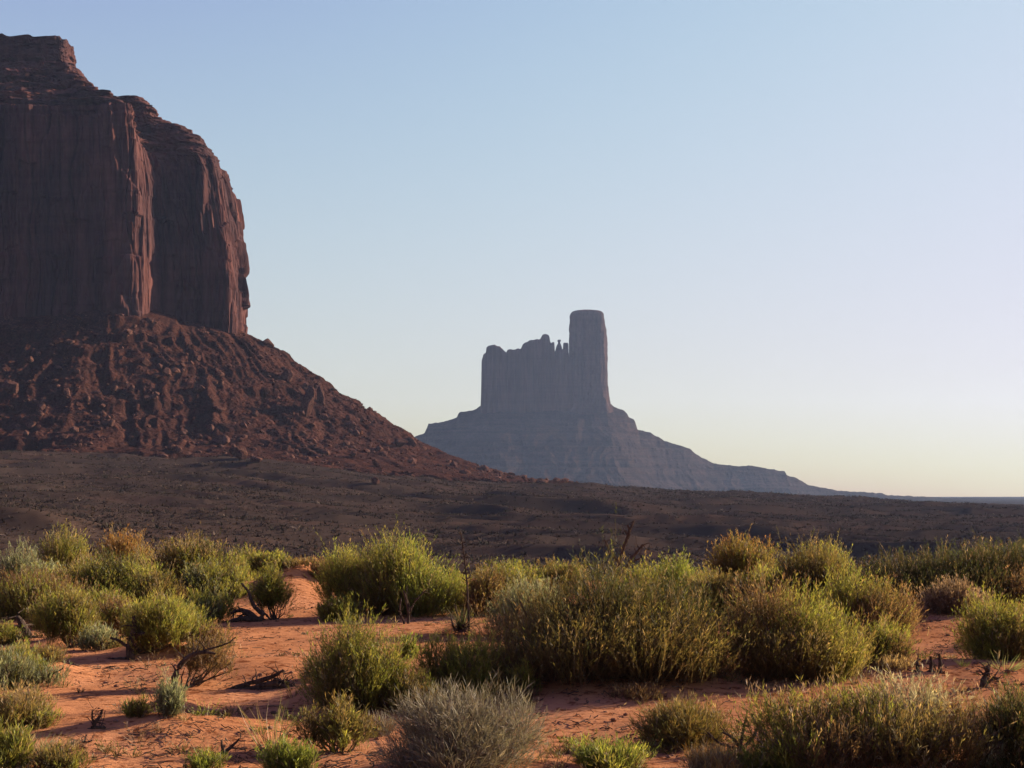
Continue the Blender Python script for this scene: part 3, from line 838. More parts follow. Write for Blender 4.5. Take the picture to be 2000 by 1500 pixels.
    if spr:   # a spray of tall stems standing clear of the crown: (style, count, length share)
        s, cn, ls = spr
        S2 = STY[s]
        li = rng.integers(0, len(lobes), cn)
        th = rng.uniform(0, 2 * np.pi, cn); q = np.sqrt(rng.random(cn)) * .9
        b = np.stack([lc[li, 0] + np.cos(th) * lr[li] * q, lc[li, 1] + np.sin(th) * lr[li] * q, lh[li] * rng.uniform(.7, .95, cn)], -1)
        dr = unit(np.stack([rng.normal(0, .22, cn), rng.normal(0, .22, cn), np.ones(cn)], -1))
        c = np.array(S2['pal'])[rng.integers(0, len(S2['pal']), cn)]
        fol.append(sprig_mesh(rng, b, dr, H * ls * rng.uniform(.6, 1.2, cn), c, np.tile(np.array(S2['stem']), (cn, 1)), max(3, S2['n'] // 2), ll * .9, lw, sw))
    nv = np.cumsum([0] + [len(q[0]) for q in fol])
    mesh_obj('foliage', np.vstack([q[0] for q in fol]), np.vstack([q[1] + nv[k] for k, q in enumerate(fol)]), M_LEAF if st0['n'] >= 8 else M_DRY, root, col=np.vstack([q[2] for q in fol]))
    return root

def tuft(name, label, u, row, wpx, hpx, styles, count, cat='grass tuft', lean=0.35, leaf=0, group=None, wide=0.35):
    """blades or stems fanning from one foot"""
    SEED[0] += 1
    rng = np.random.default_rng(SEED[0])
    x0, y0 = at(u, row)
    zg = gz(x0, y0); mpp = y0 / 1407.0
    W2 = wpx * y0 / FPX * .5
    H = hpx * y0 / FPX
    root = tag(empty(name, (x0, y0, zg - 0.015)), label, cat, group)
    th = rng.uniform(0, 2 * np.pi, count); q = np.sqrt(rng.random(count))
    b = np.stack([np.cos(th) * q * W2 * wide, np.sin(th) * q * W2 * wide, np.zeros(count)], -1)
    dr = unit(np.stack([np.cos(th) * q * lean * W2 / H * 1.6 + rng.normal(0, .1, count), np.sin(th) * q * lean * W2 / H * 1.6 + rng.normal(0, .1, count), np.ones(count)], -1))
    p = np.vstack([np.array(STY[s]['pal']) for s in styles]); ps = np.vstack([np.tile(STY[s]['stem'], (len(STY[s]['pal']), 1)) for s in styles])
    k = rng.integers(0, len(p), count)
    v, f, c = sprig_mesh(rng, b, dr, H * rng.uniform(.55, 1.05, count), p[k] * rng.uniform(.8, 1.2, (count, 1)), ps[k], leaf, max(.035, 2.4 * mpp), max(.005, .55 * mpp), max(.005, .6 * mpp), 0.22)
    mesh_obj('foliage' if leaf else 'blades', v, f, M_LEAF, root, col=c)
    return root

def dead_wood(name, label, u, row, lines, cat='dead branch', twigs=0, group=None, mat=None, depth=0.5):
    """bare wood. lines: [[(du, up, radius) ...]] in photo pixels from the foot"""
    SEED[0] += 1
    rng = np.random.default_rng(SEED[0])
    x0, y0 = at(u, row)
    zg = gz(x0, y0); m = y0 / FPX
    root = tag(empty(name, (x0, y0, zg)), label, cat, group)
    segs = []
    for ln in lines:
        p = np.array(ln, float)
        t = np.linspace(0, len(p) - 1, 14)
        px = np.interp(t, np.arange(len(p)), p[:, 0]); pz = np.interp(t, np.arange(len(p)), p[:, 1]); pr = np.interp(t, np.arange(len(p)), p[:, 2])
        dy = np.cumsum(rng.normal(0, depth, 14)) * 1.2
        P = np.stack([px * m, dy * m, pz * m - 0.01], -1)
        P[1:-1] = (P[:-2] + 2 * P[1:-1] + P[2:]) / 4
        P += rng.normal(0, .35, P.shape) * m
        segs.append((P, np.maximum(pr * m, .28 * y0 / 1407)))
    v, f = tubes(np.array([s[0] for s in segs]), np.array([s[1] for s in segs]), 7)
    mesh_obj('trunk', v, f, mat or M_DEAD, root)
    if twigs:
        T, R2 = [], []
        for k in range(twigs):
            P, rd = segs[rng.integers(len(segs))]
            i = rng.integers(3, 14)
            dv = unit(rng.normal(size=3) + np.array([0, 0, .5])) * rng.uniform(12, 34) * m
            q = np.linspace(0, 1, 6)[:, None]
            T.append(P[i] + dv * q + np.cumsum(rng.normal(0, 1.3, (6, 3)) * m, 0) * (q > 0)); R2.append(np.linspace(1, .4, 6) * max(rd[i] * .4, .2 * y0 / 1407))
        v, f = tubes(np.array(T), np.array(R2), 4)
        mesh_obj('twig_sprays', v, f, mat or M_DEAD, root)
    return root

exec_plants = True
# ---- left side, back to front
G1 = 'shrubs along the back edge of the sand'
bush('sage_bush', 'low grey green sage at the back of the photo\'s left edge', 40, 1112, 120, 46, [('sage', 1)], group=G1)
bush('rabbitbrush', 'round bush with tan feathery top left of the orange brown bush', 124, 1128, 130, 92, [('green', .7), ('olive', .4)], spr=('tan', 260, .16), group=G1)
bush('dry_bush', 'orange brown dry bush on the back edge of the sand', 236, 1108, 104, 72, [('orange', 1)], group=G1, up=1.5)
tuft('dry_grass', 'thin pale dry stalks between the orange brown bush and a green bush', 308, 1114, 60, 92, ['tan', 'pink'], 170, lean=.4)
bush('rabbitbrush', 'domed bush with dark left flank and tan topped green right', 368, 1148, 150, 100, [('green', .55), ('olive', .3), ('dark', .25)], spr=('tan', 240, .16), group=G1)
bush('rabbitbrush', 'small green bush right of the domed tan topped bush', 480, 1118, 90, 50, [('green', .8), ('olive', .2)], group=G1)
bush('rabbitbrush', 'broad green bush in front of the orange brown bush', 232, 1178, 180, 100, [('green', .7), ('dark', .2), ('olive', .2)])
bush('rabbitbrush', 'yellow green bush left of the broad green bush', 150, 1168, 110, 70, [('green', .7), ('olive', .3)])
bush('rabbitbrush', 'green topped bush with brown underside cut by the photo\'s left edge', 45, 1212, 260, 104, [('green', .65), ('brown', .35)])
bush('sage_bush', 'pale grey green bush in front of the domed tan topped bush', 412, 1180, 124, 86, [('sage', .6), ('green', .4)])
bush('rabbitbrush', 'low green bush behind the arched dead branch', 398, 1218, 130, 64, [('green', .8), ('sage', .2)])
bush('rabbitbrush', 'small bush on a bare stem above the arched dead branch', 528, 1212, 84, 96, [('green', .8), ('olive', .2)], lift=.45, dens=.8, trunk=(0.2, 0), lobes=[(0, 0, .95, .5), (.35, .1, .6, .55), (-.3, -.1, .55, .5), (-.1, .2, .7, .5)])
bush('rabbitbrush', 'yellow green bush with bare woody legs beside a dead stump', 140, 1268, 124, 110, [('green', .7), ('olive', .4)], lift=.12)
bush('rabbitbrush', 'bright green bush leaning over a twisted grey trunk', 318, 1290, 160, 122, [('green', .75), ('olive', .25)], lift=.15, trunk=(-.7, 0))
bush('rabbitbrush', 'olive bush between the bright leaning bush and the yellow green one', 232, 1248, 110, 76, [('olive', .6), ('brown', .3), ('green', .2)], lift=.1)
dead_wood('twisted_snag', 'twisted grey dead trunk between two green bushes', 256, 1288, [[(0, 0, 8), (-4, 22, 7), (0, 42, 7), (8, 62, 5), (4, 86, 3)], [(0, 40, 6), (16, 52, 5), (34, 50, 4), (48, 36, 3)], [(-2, 24, 4), (-26, 40, 3), (-40, 44, 2)], [(-3, 4, 4), (-40, 2, 3), (-70, -8, 2)]], twigs=26, cat='dead trunk')
dead_wood('dead_stump', 'dark dead stump leaning on sand near the photo\'s left edge', 58, 1246, [[(0, 0, 8), (-8, 16, 8), (-18, 34, 7), (-24, 44, 4)], [(-14, 24, 3), (-36, 18, 2), (-60, 16, 1.5)], [(0, 4, 3), (22, 2, 2), (36, -2, 1.5)]], twigs=16, cat='dead stump')
dead_wood('arched_branch', 'dark arched dead branch lying over the sand under green bushes', 506, 1214, [[(0, 0, 7), (-16, 14, 8), (-32, 24, 5), (-46, 22, 3), (-56, 16, 2)], [(-8, 6, 6), (-34, 8, 5), (-56, 2, 4), (-70, -18, 3), (-78, -34, 2)], [(-2, 4, 6), (12, 14, 5), (-12, 32, 4), (-18, 58, 3), (-34, 76, 2)]], twigs=14)
bush('sage_bush', 'blue green upright sage cut by the photo\'s left edge', 30, 1346, 170, 90, [('sage', .75), ('green', .25)], up=1.8)
bush('rabbitbrush', 'olive brown bush below the blue green sage at the photo\'s left edge', 28, 1426, 170, 92, [('olive', .6), ('green', .25), ('tan', .15)])
bush('rabbitbrush', 'bright green bush in the photo\'s bottom left corner', 10, 1512, 130, 96, [('green', .9), ('lime', .2)])
bush('rabbitbrush', 'low ragged green plant on sand beside the bottom left corner bush', 118, 1508, 110, 56, [('green', .7), ('olive', .3)], dens=.7)
bush('cushion_plant', 'small round green cushion plant on bare sand', 72, 1426, 46, 20, [('olive', .6), ('green', .4)], cat='plant', wood=False)
bush('rabbitbrush', 'sparse olive shrub leaning on an arched trunk in open sand', 408, 1348, 110, 92, [('olive', .7), ('brown', .4)], lift=.35, dens=.40, trunk=(-.8, 0))
dead_wood('arched_snag', 'dark trunk arching up out of a sage tuft', 342, 1352, [[(0, 0, 6), (-2, 28, 6), (8, 54, 6), (26, 72, 5), (48, 82, 4), (80, 78, 2)], [(26, 72, 3), (58, 84, 2), (100, 96, 1.5), (120, 110, 1)]], twigs=24, cat='dead trunk')
bush('sage_tuft', 'upright pale sage tuft growing at the foot of the arched trunk', 334, 1402, 60, 82, [('sage', 1)], up=2.4, wood=False, stemlen=1.4)
bush('cushion_plant', 'small yellow green plant on the edge of the shaded hollow', 268, 1402, 44, 24, [('green', .7), ('olive', .3)], cat='plant', wood=False)
dead_wood('dead_twig', 'black broken twig standing on bare sand, larger of a pair', 186, 1424, [[(-8, 0, 3), (-2, 14, 4), (8, 26, 3), (14, 40, 2)], [(0, 8, 3), (-6, 26, 2), (-4, 40, 1.5)], [(-16, 0, 3), (4, 6, 3), (20, 4, 2)]], twigs=18, cat='dead twig')
dead_wood('dead_twig', 'black broken twig lying on bare sand, smaller of a pair', 166, 1450, [[(-6, 0, 2), (0, 8, 2), (4, 18, 1.5)], [(-10, 0, 2), (6, 3, 2), (14, 6, 1.5)]], twigs=8, cat='dead twig')
dead_wood('dead_twig', 'black forked twig poking out of sand at the photo\'s bottom', 440, 1484, [[(-12, 0, 4), (0, 18, 4), (14, 30, 3), (28, 44, 1.5)], [(-4, 10, 3), (-6, 28, 3), (-8, 42, 1.5)], [(8, 25, 2), (26, 26, 1.5), (40, 20, 1)], [(-24, 6, 2), (-4, 0, 3), (10, 0, 2)]], twigs=8, cat='dead twig')
dead_wood('fallen_brush', 'dark heap of fallen dead brush on a small sand mound', 520, 1346, [[(-78, 0, 3), (-40, 12, 4), (0, 22, 5), (24, 32, 3), (34, 40, 2)], [(-20, 8, 5), (16, 14, 6), (48, 4, 4)], [(14, 22, 4), (40, 14, 3), (64, 0, 2)], [(-60, 2, 4), (0, 4, 6), (40, 0, 4)]], twigs=60, cat='brush heap')
tuft('tall_grass', 'tall thin pale grass with small seed heads on dark sand', 530, 1462, 110, 122, ['blade', 'tan'], 46, lean=.9, wide=.4)
bush('rabbitbrush', 'sparse green shrub on sand right of the tall thin grass', 656, 1474, 140, 108, [('green', .75), ('olive', .25)], dens=.62, lobes=[(-.55, .1, .82, .42), (.2, 0, 1, .46), (.6, .2, .7, .36), (-.1, .3, .7, .4), (.1, -.3, .5, .35)], lift=.12)
bush('green_tuft', 'bright green leafy tuft at the photo\'s bottom edge below the tall grass', 566, 1512, 100, 66, [('lime', 1)], cat='plant', wood=False, stemlen=1.3)
bush('green_tuft', 'tiny green plant at the photo\'s bottom edge left of the leafy tuft', 402, 1508, 60, 24, [('lime', .6), ('green', .4)], cat='plant', wood=False)
# ---- middle
bush('rabbitbrush', 'rounded green bush right of the red sand bank', 702, 1200, 150, 130, [('green', .8), ('olive', .3)], group=G1, lift=.1, lobes=[(-.4, 0, .98, .5), (.35, -.1, .86, .55), (0, .3, .9, .5), (-.7, .1, .7, .3), (.1, -.3, .6, .5)])
bush('rabbitbrush', 'tallest bright green bush with sloping right shoulder and a bare trunk', 800, 1208, 200, 164, [('green', .75), ('lime', .25), ('olive', .3)], group=G1, lift=.0, lobes=[(-.35, .1, 1, .5), (0, .0, .88, .5), (.4, -.1, .68, .45), (.72, .0, .5, .3), (-.05, .3, .95, .5), (.2, -.3, .55, .5), (-.5, -.2, .6, .4)])
dead_wood('bare_snag', 'dark bare forked trunk standing under the tallest bright green bush', 797, 1218, [[(0, 0, 3), (2, 18, 2.6), (-2, 40, 2.4), (-8, 66, 2)], [(1, 20, 2), (14, 46, 1.8), (34, 66, 1.3)], [(-6, -2, 2.4), (-16, 24, 2), (-14, 50, 1.6)]], twigs=14, cat='tree trunk')
bush('rabbitbrush', 'low bright green bush at the end of the red sand bank', 654, 1214, 92, 50, [('green', .8), ('lime', .3)])
bush('rabbitbrush', 'large grey topped bush with a green right side and dark hollow base', 700, 1392, 190, 196, [('olive', .5), ('grey', .4), ('green', .5)], lobes=[(-.1, .2, 1, .55), (-.5, 0, .78, .45), (.5, 0, .78, .42), (.2, -.3, .66, .5), (-.35, -.3, .55, .45), (.75, .0, .5, .28)])
bush('rabbitbrush', 'dark olive low bush between the grey topped bush and the dry grey shrub', 806, 1398, 120, 84, [('olive', .7), ('brown', .3), ('green', .3)])
bush('rabbitbrush', 'yellow green bush with upright tips behind the dry grey shrub', 912, 1368, 176, 126, [('green', .7), ('orange', .12), ('olive', .35)], up=1.6)
bush('rabbitbrush', 'green sprig bush on the right flank of the yellow green bush', 1016, 1364, 70, 74, [('green', 1)], up=1.7, dens=.8)
bush('green_tuft', 'thin green sprig between the grey topped and yellow green bushes', 795, 1290, 34, 56, [('lime', .8), ('green', .4)], cat='plant', dens=.7, wood=False)
bush('dry_shrub', 'round pale grey leafless shrub at the photo\'s bottom centre', 912, 1530, 300, 186, [('grey', 1)], dens=1.05, loose=.25)
bush('rabbitbrush', 'pale yellow green bushes\' far edge behind the grey green sage', 1000, 1162, 160, 68, [('green', .7), ('sage', .3)], group=G1)
bush('sage_bush', 'grey green sage on the left shoulder of the biggest bush', 1030, 1250, 150, 120, [('sage', .8), ('green', .2)])
bush('rabbitbrush', 'biggest bush, wide and dark with a peaked top, in the middle', 1196, 1352, 470, 268, [('olive', .6), ('green', .4), ('dark', .35), ('brown', .2)], dens=1.0,
     lobes=[(-.08, .25, 1.04, .27), (-.42, .1, .80, .36), (-.72, .0, .56, .30), (.22, .15, .86, .36), (.5, .05, .80, .36), (.76, -.05, .55, .28), (.55, -.35, .40, .30), (.2, -.4, .55, .40), (-.2, -.4, .6, .42), (-.55, -.35, .45, .36), (.45, -.3, .62, .3), (0, 0, .9, .45)])
bush('rabbitbrush', 'bright green tipped bush showing over the biggest bush\'s right shoulder', 1322, 1190, 110, 104, [('green', .8), ('lime', .3)], up=1.7)
bush('green_tuft', 'bright green grassy plant at the photo\'s bottom edge right of the grey shrub', 1180, 1516, 150, 66, [('lime', .8), ('green', .3)], cat='plant', wood=False, stemlen=1.4)
bush('snakeweed', 'small round golden green cushion bush on open sand', 1334, 1462, 178, 98, [('snake', 1)], dens=1.3, lobes=[(0, 0, 1, .72), (-.45, 0, .8, .5), (.45, 0, .82, .5), (0, .4, .9, .5), (0, -.4, .72, .55)])
# ---- right
bush('rabbitbrush', 'golden green bush with tan stalks on the skyline of the sand', 1448, 1140, 126, 92, [('green', .5), ('snake', .5), ('olive', .2)], spr=('orange', 160, .24), group=G1)
bush('rabbitbrush', 'tall green bush right of the golden green stalky bush', 1594, 1190, 180, 134, [('green', .6), ('olive', .4)], spr=('green', 120, .16), group=G1)
bush('rabbitbrush', 'green bush with brown underside sloping down right of the tall green bush', 1694, 1252, 180, 146, [('green', .55), ('brown', .35), ('olive', .3)], lobes=[(-.3, .2, 1, .5), (.2, 0, .8, .5), (.65, 0, .7, .34), (0, -.3, .6, .5), (-.6, 0, .7, .4)])
bush('rabbitbrush', 'wide bush beside the biggest bush with a sunlit green right flank', 1552, 1336, 256, 216, [('olive', .5), ('green', .5), ('brown', .3)], lobes=[(-.35, .15, 1, .5), (-.65, 0, .75, .35), (.1, .1, .88, .5), (.45, 0, .7, .45), (.72, -.05, .52, .3), (.1, -.35, .55, .5), (-.4, -.35, .5, .45), (.5, -.3, .45, .4)])
bush('rabbitbrush', 'small green and brown bush at the foot of the sloping bush', 1716, 1302, 124, 90, [('green', .5), ('brown', .5)], dens=.8)
bush('dark_thicket', 'dark olive thicket on the rise at the photo\'s right edge', 1870, 1184, 380, 130, [('dark', 1.0), ('brown', .15)], lobes=[(-.75, .1, .66, .3), (-.45, .1, .80, .36), (-.1, .1, .9, .4), (.3, .1, 1, .42), (.7, .1, 1.02, .4), (0, -.3, .6, .45), (.5, -.3, .62, .45), (-.5, -.3, .5, .35)], spr=('brown', 90, .1))
bush('dry_shrub', 'pinkish dry shrub in front of the dark thicket', 1864, 1204, 120, 74, [('pink', 1)], up=1.2)
bush('rabbitbrush', 'green bush at the photo\'s right edge below the pinkish dry shrub', 1956, 1292, 196, 132, [('green', .65), ('olive', .45)])
tuft('green_grass', 'long green grass blades under the right edge green bush', 1962, 1306, 110, 50, ['blade'], 44, lean=1.0)
tuft('green_grass', 'small green blades beside a line of dead stubs', 1882, 1302, 30, 26, ['lime'], 22, lean=.8)
bush('mixed_bush', 'big ragged bush with grey top and green tips, photo\'s bottom right', 1690, 1528, 410, 212, [('olive', .5), ('grey', .45), ('green', .4), ('brown', .25)], dens=.95, spr=('pink', 150, .2),
     lobes=[(-.7, .1, .84, .32), (-.4, .1, .8, .4), (0, .2, .9, .42), (.4, .2, 1.0, .42), (.75, .1, .85, .3), (.2, -.3, .7, .45), (-.3, -.35, .6, .42), (.6, -.3, .6, .35), (-.6, -.25, .5, .3)], loose=.2)
bush('dark_bush', 'dark grey leaved bush in the photo\'s bottom right corner', 1985, 1530, 210, 192, [('dark', .7), ('sage', .2), ('brown', .3)])
dead_wood('dead_shrub', 'bare black branching dead shrub on sand beside the golden green cushion', 1446, 1462, [[(0, 0, 4), (4, 30, 3), (8, 56, 2), (14, 78, 1)], [(0, 4, 4), (-16, 26, 3), (-34, 34, 2)], [(2, 2, 4), (22, 20, 3), (34, 44, 2), (40, 60, 1)], [(-4, 2, 3), (-40, 12, 2.5), (-64, 34, 1.5)], [(2, 50, 1.5), (20, 44, 1), (-8, 58, 1)]], twigs=34, cat='dead shrub')
bush('dry_grass', 'tawny dry grass clump at the photo\'s bottom below the dead shrub', 1408, 1520, 160, 66, [('tan', .7), ('orange', .4)], cat='grass clump', wood=False, up=2.0, dens=.8)
bush('green_tuft', 'bright green low plant at the photo\'s bottom edge right of the tawny grass', 1500, 1518, 130, 42, [('lime', .8), ('green', .3)], cat='plant', wood=False, stemlen=1.3)
for k, (du, hh) in enumerate([(1792, 24), (1818, 32), (1836, 38)]):
    dead_wood('dead_stub', ['short dead stub left of two taller stubs on the sand', 'middle dead stub of the row of three on the sand', 'tallest dead stub of the row of three on the sand'][k], du, 1312 + k, [[(0, -2, 4), (1, hh * .5, 4), (-1, hh, 2)], [(-12, -2, 3), (0, 4, 3), (14, -1, 2)]], twigs=6, cat='dead stub', group='dead stubs beside the right hand bushes')
dead_wood('weathered_stump', 'grey weathered stump behind the big ragged bush', 1920, 1342, [[(0, 0, 8), (2, 16, 8), (10, 32, 6), (8, 44, 3)], [(4, 10, 5), (20, 20, 4), (30, 18, 3)]], twigs=12, cat='dead stump')
dead_wood('dead_sapling', 'thin bare dark sapling rising behind the biggest bush', 1206, 1120, [[(0, 0, 5), (4, 40, 4.2), (16, 80, 3.4), (32, 122, 2)], [(4, 40, 3.4), (-16, 66, 2.6), (-24, 84, 1.8)], [(8, 10, 4), (28, 50, 3.2), (50, 76, 2)], [(16, 76, 2.4), (24, 98, 1.8), (20, 114, 1.6)]], twigs=26, cat='dead sapling')
# ---- more growth filling the gaps
bush('rabbitbrush', 'low pale green bush between the round tan topped bush and the photo\'s left edge', 78, 1152, 110, 56, [('green', .6), ('sage', .4)])
bush('rabbitbrush', 'olive bush between the broad green bush and the pale grey green sage', 312, 1186, 110, 72, [('olive', .6), ('green', .4)])
bush('rabbitbrush', 'dull green bush behind the twisted dead snag', 196, 1222, 130, 74, [('green', .5), ('olive', .4), ('brown', .2)])
bush('rabbitbrush', 'bright low bush behind the bright leaning bush', 338, 1236, 130, 60, [('green', .8), ('olive', .2)])
bush('rabbitbrush', 'yellow green bush behind the pale grey green sage', 440, 1138, 110, 56, [('green', .7), ('olive', .3)])
bush('low_growth', 'thin low olive growth along the top of the red sand bank', 566, 1118, 130, 30, [('olive', .7), ('brown', .3)], cat='low plants', wood=False, dens=.6)
bush('low_growth', 'ragged olive growth left of the rounded green bush', 630, 1140, 64, 50, [('olive', .8), ('brown', .3)], cat='low plants', dens=.6)
bush('rabbitbrush', 'olive bush between the tallest bright green bush and the yucca stalk', 872, 1196, 110, 84, [('olive', .6), ('green', .4)])
bush('rabbitbrush', 'brown and olive bush right behind the yucca stalk', 946, 1206, 110, 96, [('olive', .6), ('brown', .4)])
bush('rabbitbrush', 'yellow green bush behind the left shoulder of the biggest bush', 1086, 1164, 150, 68, [('green', .6), ('olive', .4)])
bush('rabbitbrush', 'green bush showing just right of the biggest bush\'s peak', 1254, 1184, 130, 84, [('green', .6), ('olive', .4)])
bush('rabbitbrush', 'dull olive bush below the golden green stalky bush', 1404, 1206, 150, 92, [('olive', .6), ('green', .4)])
bush('rabbitbrush', 'green bush between the golden stalky bush and the tall green bush', 1500, 1190, 130, 84, [('green', .6), ('olive', .4)])
bush('low_growth', 'reddish dry low growth on the sand below the dark thicket', 1762, 1218, 110, 34, [('brown', .6), ('tan', .2), ('orange', .2)], cat='low plants', wood=False, dens=.6)
bush('low_growth', 'thin dry brown growth at the foot of the small green and brown bush', 1742, 1314, 90, 30, [('brown', .5), ('tan', .5)], cat='low plants', wood=False, dens=.5)
bush('low_growth', 'thin dry stems in front of the large grey topped bush', 616, 1330, 70, 60, [('brown', .6), ('grey', .4)], cat='low plants', wood=False, dens=.4)
bush('rabbitbrush', 'small olive bush at the foot of the blue green sage', 92, 1300, 80, 40, [('olive', .6), ('brown', .4)], dens=.7)
bush('rabbitbrush', 'yellow green bush low between the dead stump and the bush with bare woody legs', 92, 1230, 90, 52, [('green', .6), ('olive', .4)])
bush('rabbitbrush', 'grey green low bush in front of the yellow green bush by the dead stump', 196, 1270, 90, 50, [('sage', .4), ('olive', .6)], dens=.8)
bush('rabbitbrush', 'brownish bush right of the bright leaning bush', 404, 1280, 96, 64, [('olive', .6), ('brown', .4)], dens=.6)
bush('rabbitbrush', 'low pale bush right behind the orange brown dry bush', 276, 1112, 80, 40, [('green', .5), ('olive', .5)], group=G1)
bush('rabbitbrush', 'green bush at the very back left of the red sand bank', 530, 1122, 90, 46, [('green', .6), ('olive', .4)], group=G1)
bush('rabbitbrush', 'large green bush low on the photo\'s left edge above the blue green sage', -10, 1262, 150, 50, [('green', .6), ('olive', .4)])
bush('low_growth', 'thin dry stems along the foot of the biggest bush\'s left side', 1010, 1382, 90, 40, [('brown', .6), ('olive', .4)], cat='low plants', wood=False, dens=.6)
bush('low_growth', 'sparse brown stems on sand between the cushion bush and the biggest bush', 1240, 1372, 110, 26, [('brown', .7), ('tan', .3)], cat='low plants', wood=False, dens=.4)
bush('low_growth', 'sparse grey stems on sand left of the round pale leafless shrub', 742, 1440, 70, 44, [('grey', .5), ('brown', .5)], cat='low plants', wood=False, dens=.5)
tuft('pale_grass', 'loose pale grass at the photo\'s bottom left edge', 46, 1492, 120, 84, ['tan', 'blade'], 120, lean=.7, wide=.8)
tuft('pale_grass', 'loose tan grass under the green bush at the bottom left corner', 100, 1470, 90, 50, ['tan'], 80, lean=.8, wide=.8)
# ---- the yucca
def yucca():
    rng = np.random.default_rng(9)
    x0, y0 = at(902, 1240)
    m = y0 / FPX
    root = tag(empty('yucca', (x0, y0, gz(x0, y0) - .01)), 'yucca with one tall dry flower stalk and a reddish skirt of dead leaves', 'yucca')
    def blades(n, el0, el1, l0, l1, wd, pal, droop):
        th = rng.uniform(0, 2 * np.pi, n); el = rng.uniform(el0, el1, n); L = rng.uniform(l0, l1, n) * m
        dv = np.stack([np.cos(th) * np.cos(el), np.sin(th) * np.cos(el), np.sin(el)], -1)
        t = np.linspace(0, 1, 5)
        P = np.array([0, 0, 10 * m]) + dv[:, None] * (L[:, None] * t)[..., None]
        P[..., 2] -= droop * (L[:, None] * t ** 2)
        P[..., 2] = np.maximum(P[..., 2], 0.01)
        sd = unit(np.cross(dv, np.array([0, 0, 1.0])))[:, None] * (wd * m * (1 - t * .9))[None, :, None]
        V = np.stack([P - sd, P + sd], 2).reshape(-1, 3)
        o = (np.arange(n)[:, None] * 10 + np.arange(4)[None] * 2).reshape(-1, 1)
        return V, o + np.array([[0, 1, 3, 2]]), np.repeat(np.array(pal)[rng.integers(0, len(pal), n)], 10, 0)
    v, f, c = blades(150, .1, 1.3, 42, 72, 1.2, [(.075, .08, .04), (.11, .105, .055), (.1, .07, .045)], .1)
    mesh_obj('leaf_rosette', v, f, M_LEAF, root, col=c)
    v, f, c = blades(260, -.1, .6, 60, 120, 1.0, [(.13, .055, .035), (.1, .047, .032), (.155, .09, .06)], .35)
    mesh_obj('dead_leaf_skirt', v, f, M_DRY, root, col=c)
    k = 12; t = np.linspace(0, 1, k)
    P = np.stack([(14 - 16 * t + 4 * np.sin(t * 3)) * m, 0 * t, (8 + 190 * t) * m], -1)[None]
    v, f = tubes(P, (np.linspace(2.6, 1.1, k) * m)[None], 7)
    stv, stf = v, f
    T, R2 = [], []
    for q in range(26):
        i = rng.uniform(.45, 1); p = np.array([np.interp(i, t, P[0, :, a]) for a in range(3)])
        dv = unit(np.array([rng.normal(), rng.normal(), .7])) * rng.uniform(5, 13) * m
        T.append(p + dv * np.linspace(0, 1, 4)[:, None]); R2.append(np.array([.7, .7, 1.2, .6]) * m)
    v, f = tubes(np.array(T), np.array(R2), 4)
    mesh_obj('flower_stalk', np.vstack([stv, v]), [stf, f + len(stv)], M_DEAD, root)
    P = np.array([[(-6, 0, 6), (-8, 0, 30), (-12, 0, 60)], [(-12, 4, 6), (-18, 4, 20), (-22, 4, 40)], [(0, 3, 6), (0, 3, 30), (1, 3, 52)]], float) * m
    v, f = tubes(P, np.tile(np.array([2.6, 2.2, 1.4]) * m, (3, 1)), 6)
    mesh_obj('broken_stalks', v, f, M_BARK, root)
yucca()

# ---- twigs and leaf litter strewn on the sand
rng = np.random.default_rng(21)
N = 17000
a_ = rng.uniform(-.37, .37, N); r_ = np.exp(rng.uniform(math.log(8), math.log(32), N))
x, y = r_ * np.sin(a_), r_ * np.cos(a_)
ok = fbm(x / 1.4, y / 1.4, 301, 3) + rng.normal(0, .25, N) > 0.22
x, y = x[ok], y[ok]; N = len(x)
th = rng.uniform(0, np.pi, N); L = .010 + .065 * rng.random(N) ** 2.5
t = np.linspace(-1, 1, 4)
P = np.stack([x[:, None] + np.cos(th)[:, None] * L[:, None] * t, y[:, None] + np.sin(th)[:, None] * L[:, None] * t, np.zeros((N, 4))], -1)
P[..., :2] += rng.normal(0, .008, (N, 4, 2))
P[..., 2] = ground_z(P[..., 0], P[..., 1]) + EYE + 0.004 + np.abs(rng.normal(0, .012, (N, 4)))
v, f = tubes(P, np.tile(rng.uniform(.0015, .004, N)[:, None], (1, 4)), 4)
c = np.array([(.055, .036, .028), (.08, .058, .044), (.12, .085, .06), (.04, .027, .02)])[rng.integers(0, 4, N)]
tag(mesh_obj('twig_litter', v, f, M_LITTER, col=np.repeat(c, 16, 0)), 'small dead twigs scattered over the red sand', 'twigs', kind='stuff')

rng = np.random.default_rng(31)
N = 1500
a_ = rng.uniform(-.37, .37, N); r_ = np.exp(rng.uniform(math.log(8), math.log(31), N))
x, y = r_ * np.sin(a_), r_ * np.cos(a_)
ok = fbm(x / 1.9, y / 1.9, 311, 3) + rng.normal(0, .2, N) > 0.18
x, y = x[ok], y[ok]; N = len(x); K = 16
sc = .04 + .12 * rng.random(N) ** 2
th = rng.uniform(0, 2 * np.pi, (N, K))
b = np.stack([x[:, None] + np.cos(th) * sc[:, None] * .5 * rng.random((N, K)), y[:, None] + np.sin(th) * sc[:, None] * .5 * rng.random((N, K)), np.zeros((N, K))], -1)
b[..., 2] = ground_z(b[..., 0], b[..., 1]) + EYE - .004
d2 = unit(np.stack([np.cos(th) * .7, np.sin(th) * .7, np.ones((N, K))], -1) + rng.normal(0, .35, (N, K, 3)))
d2[..., 2] = np.abs(d2[..., 2])
sty = rng.choice(5, N, p=[.25, .2, .25, .2, .1])
pp = np.array([STY[k]['pal'][0] for k in ('brown', 'tan', 'olive', 'green', 'grey')])[sty]
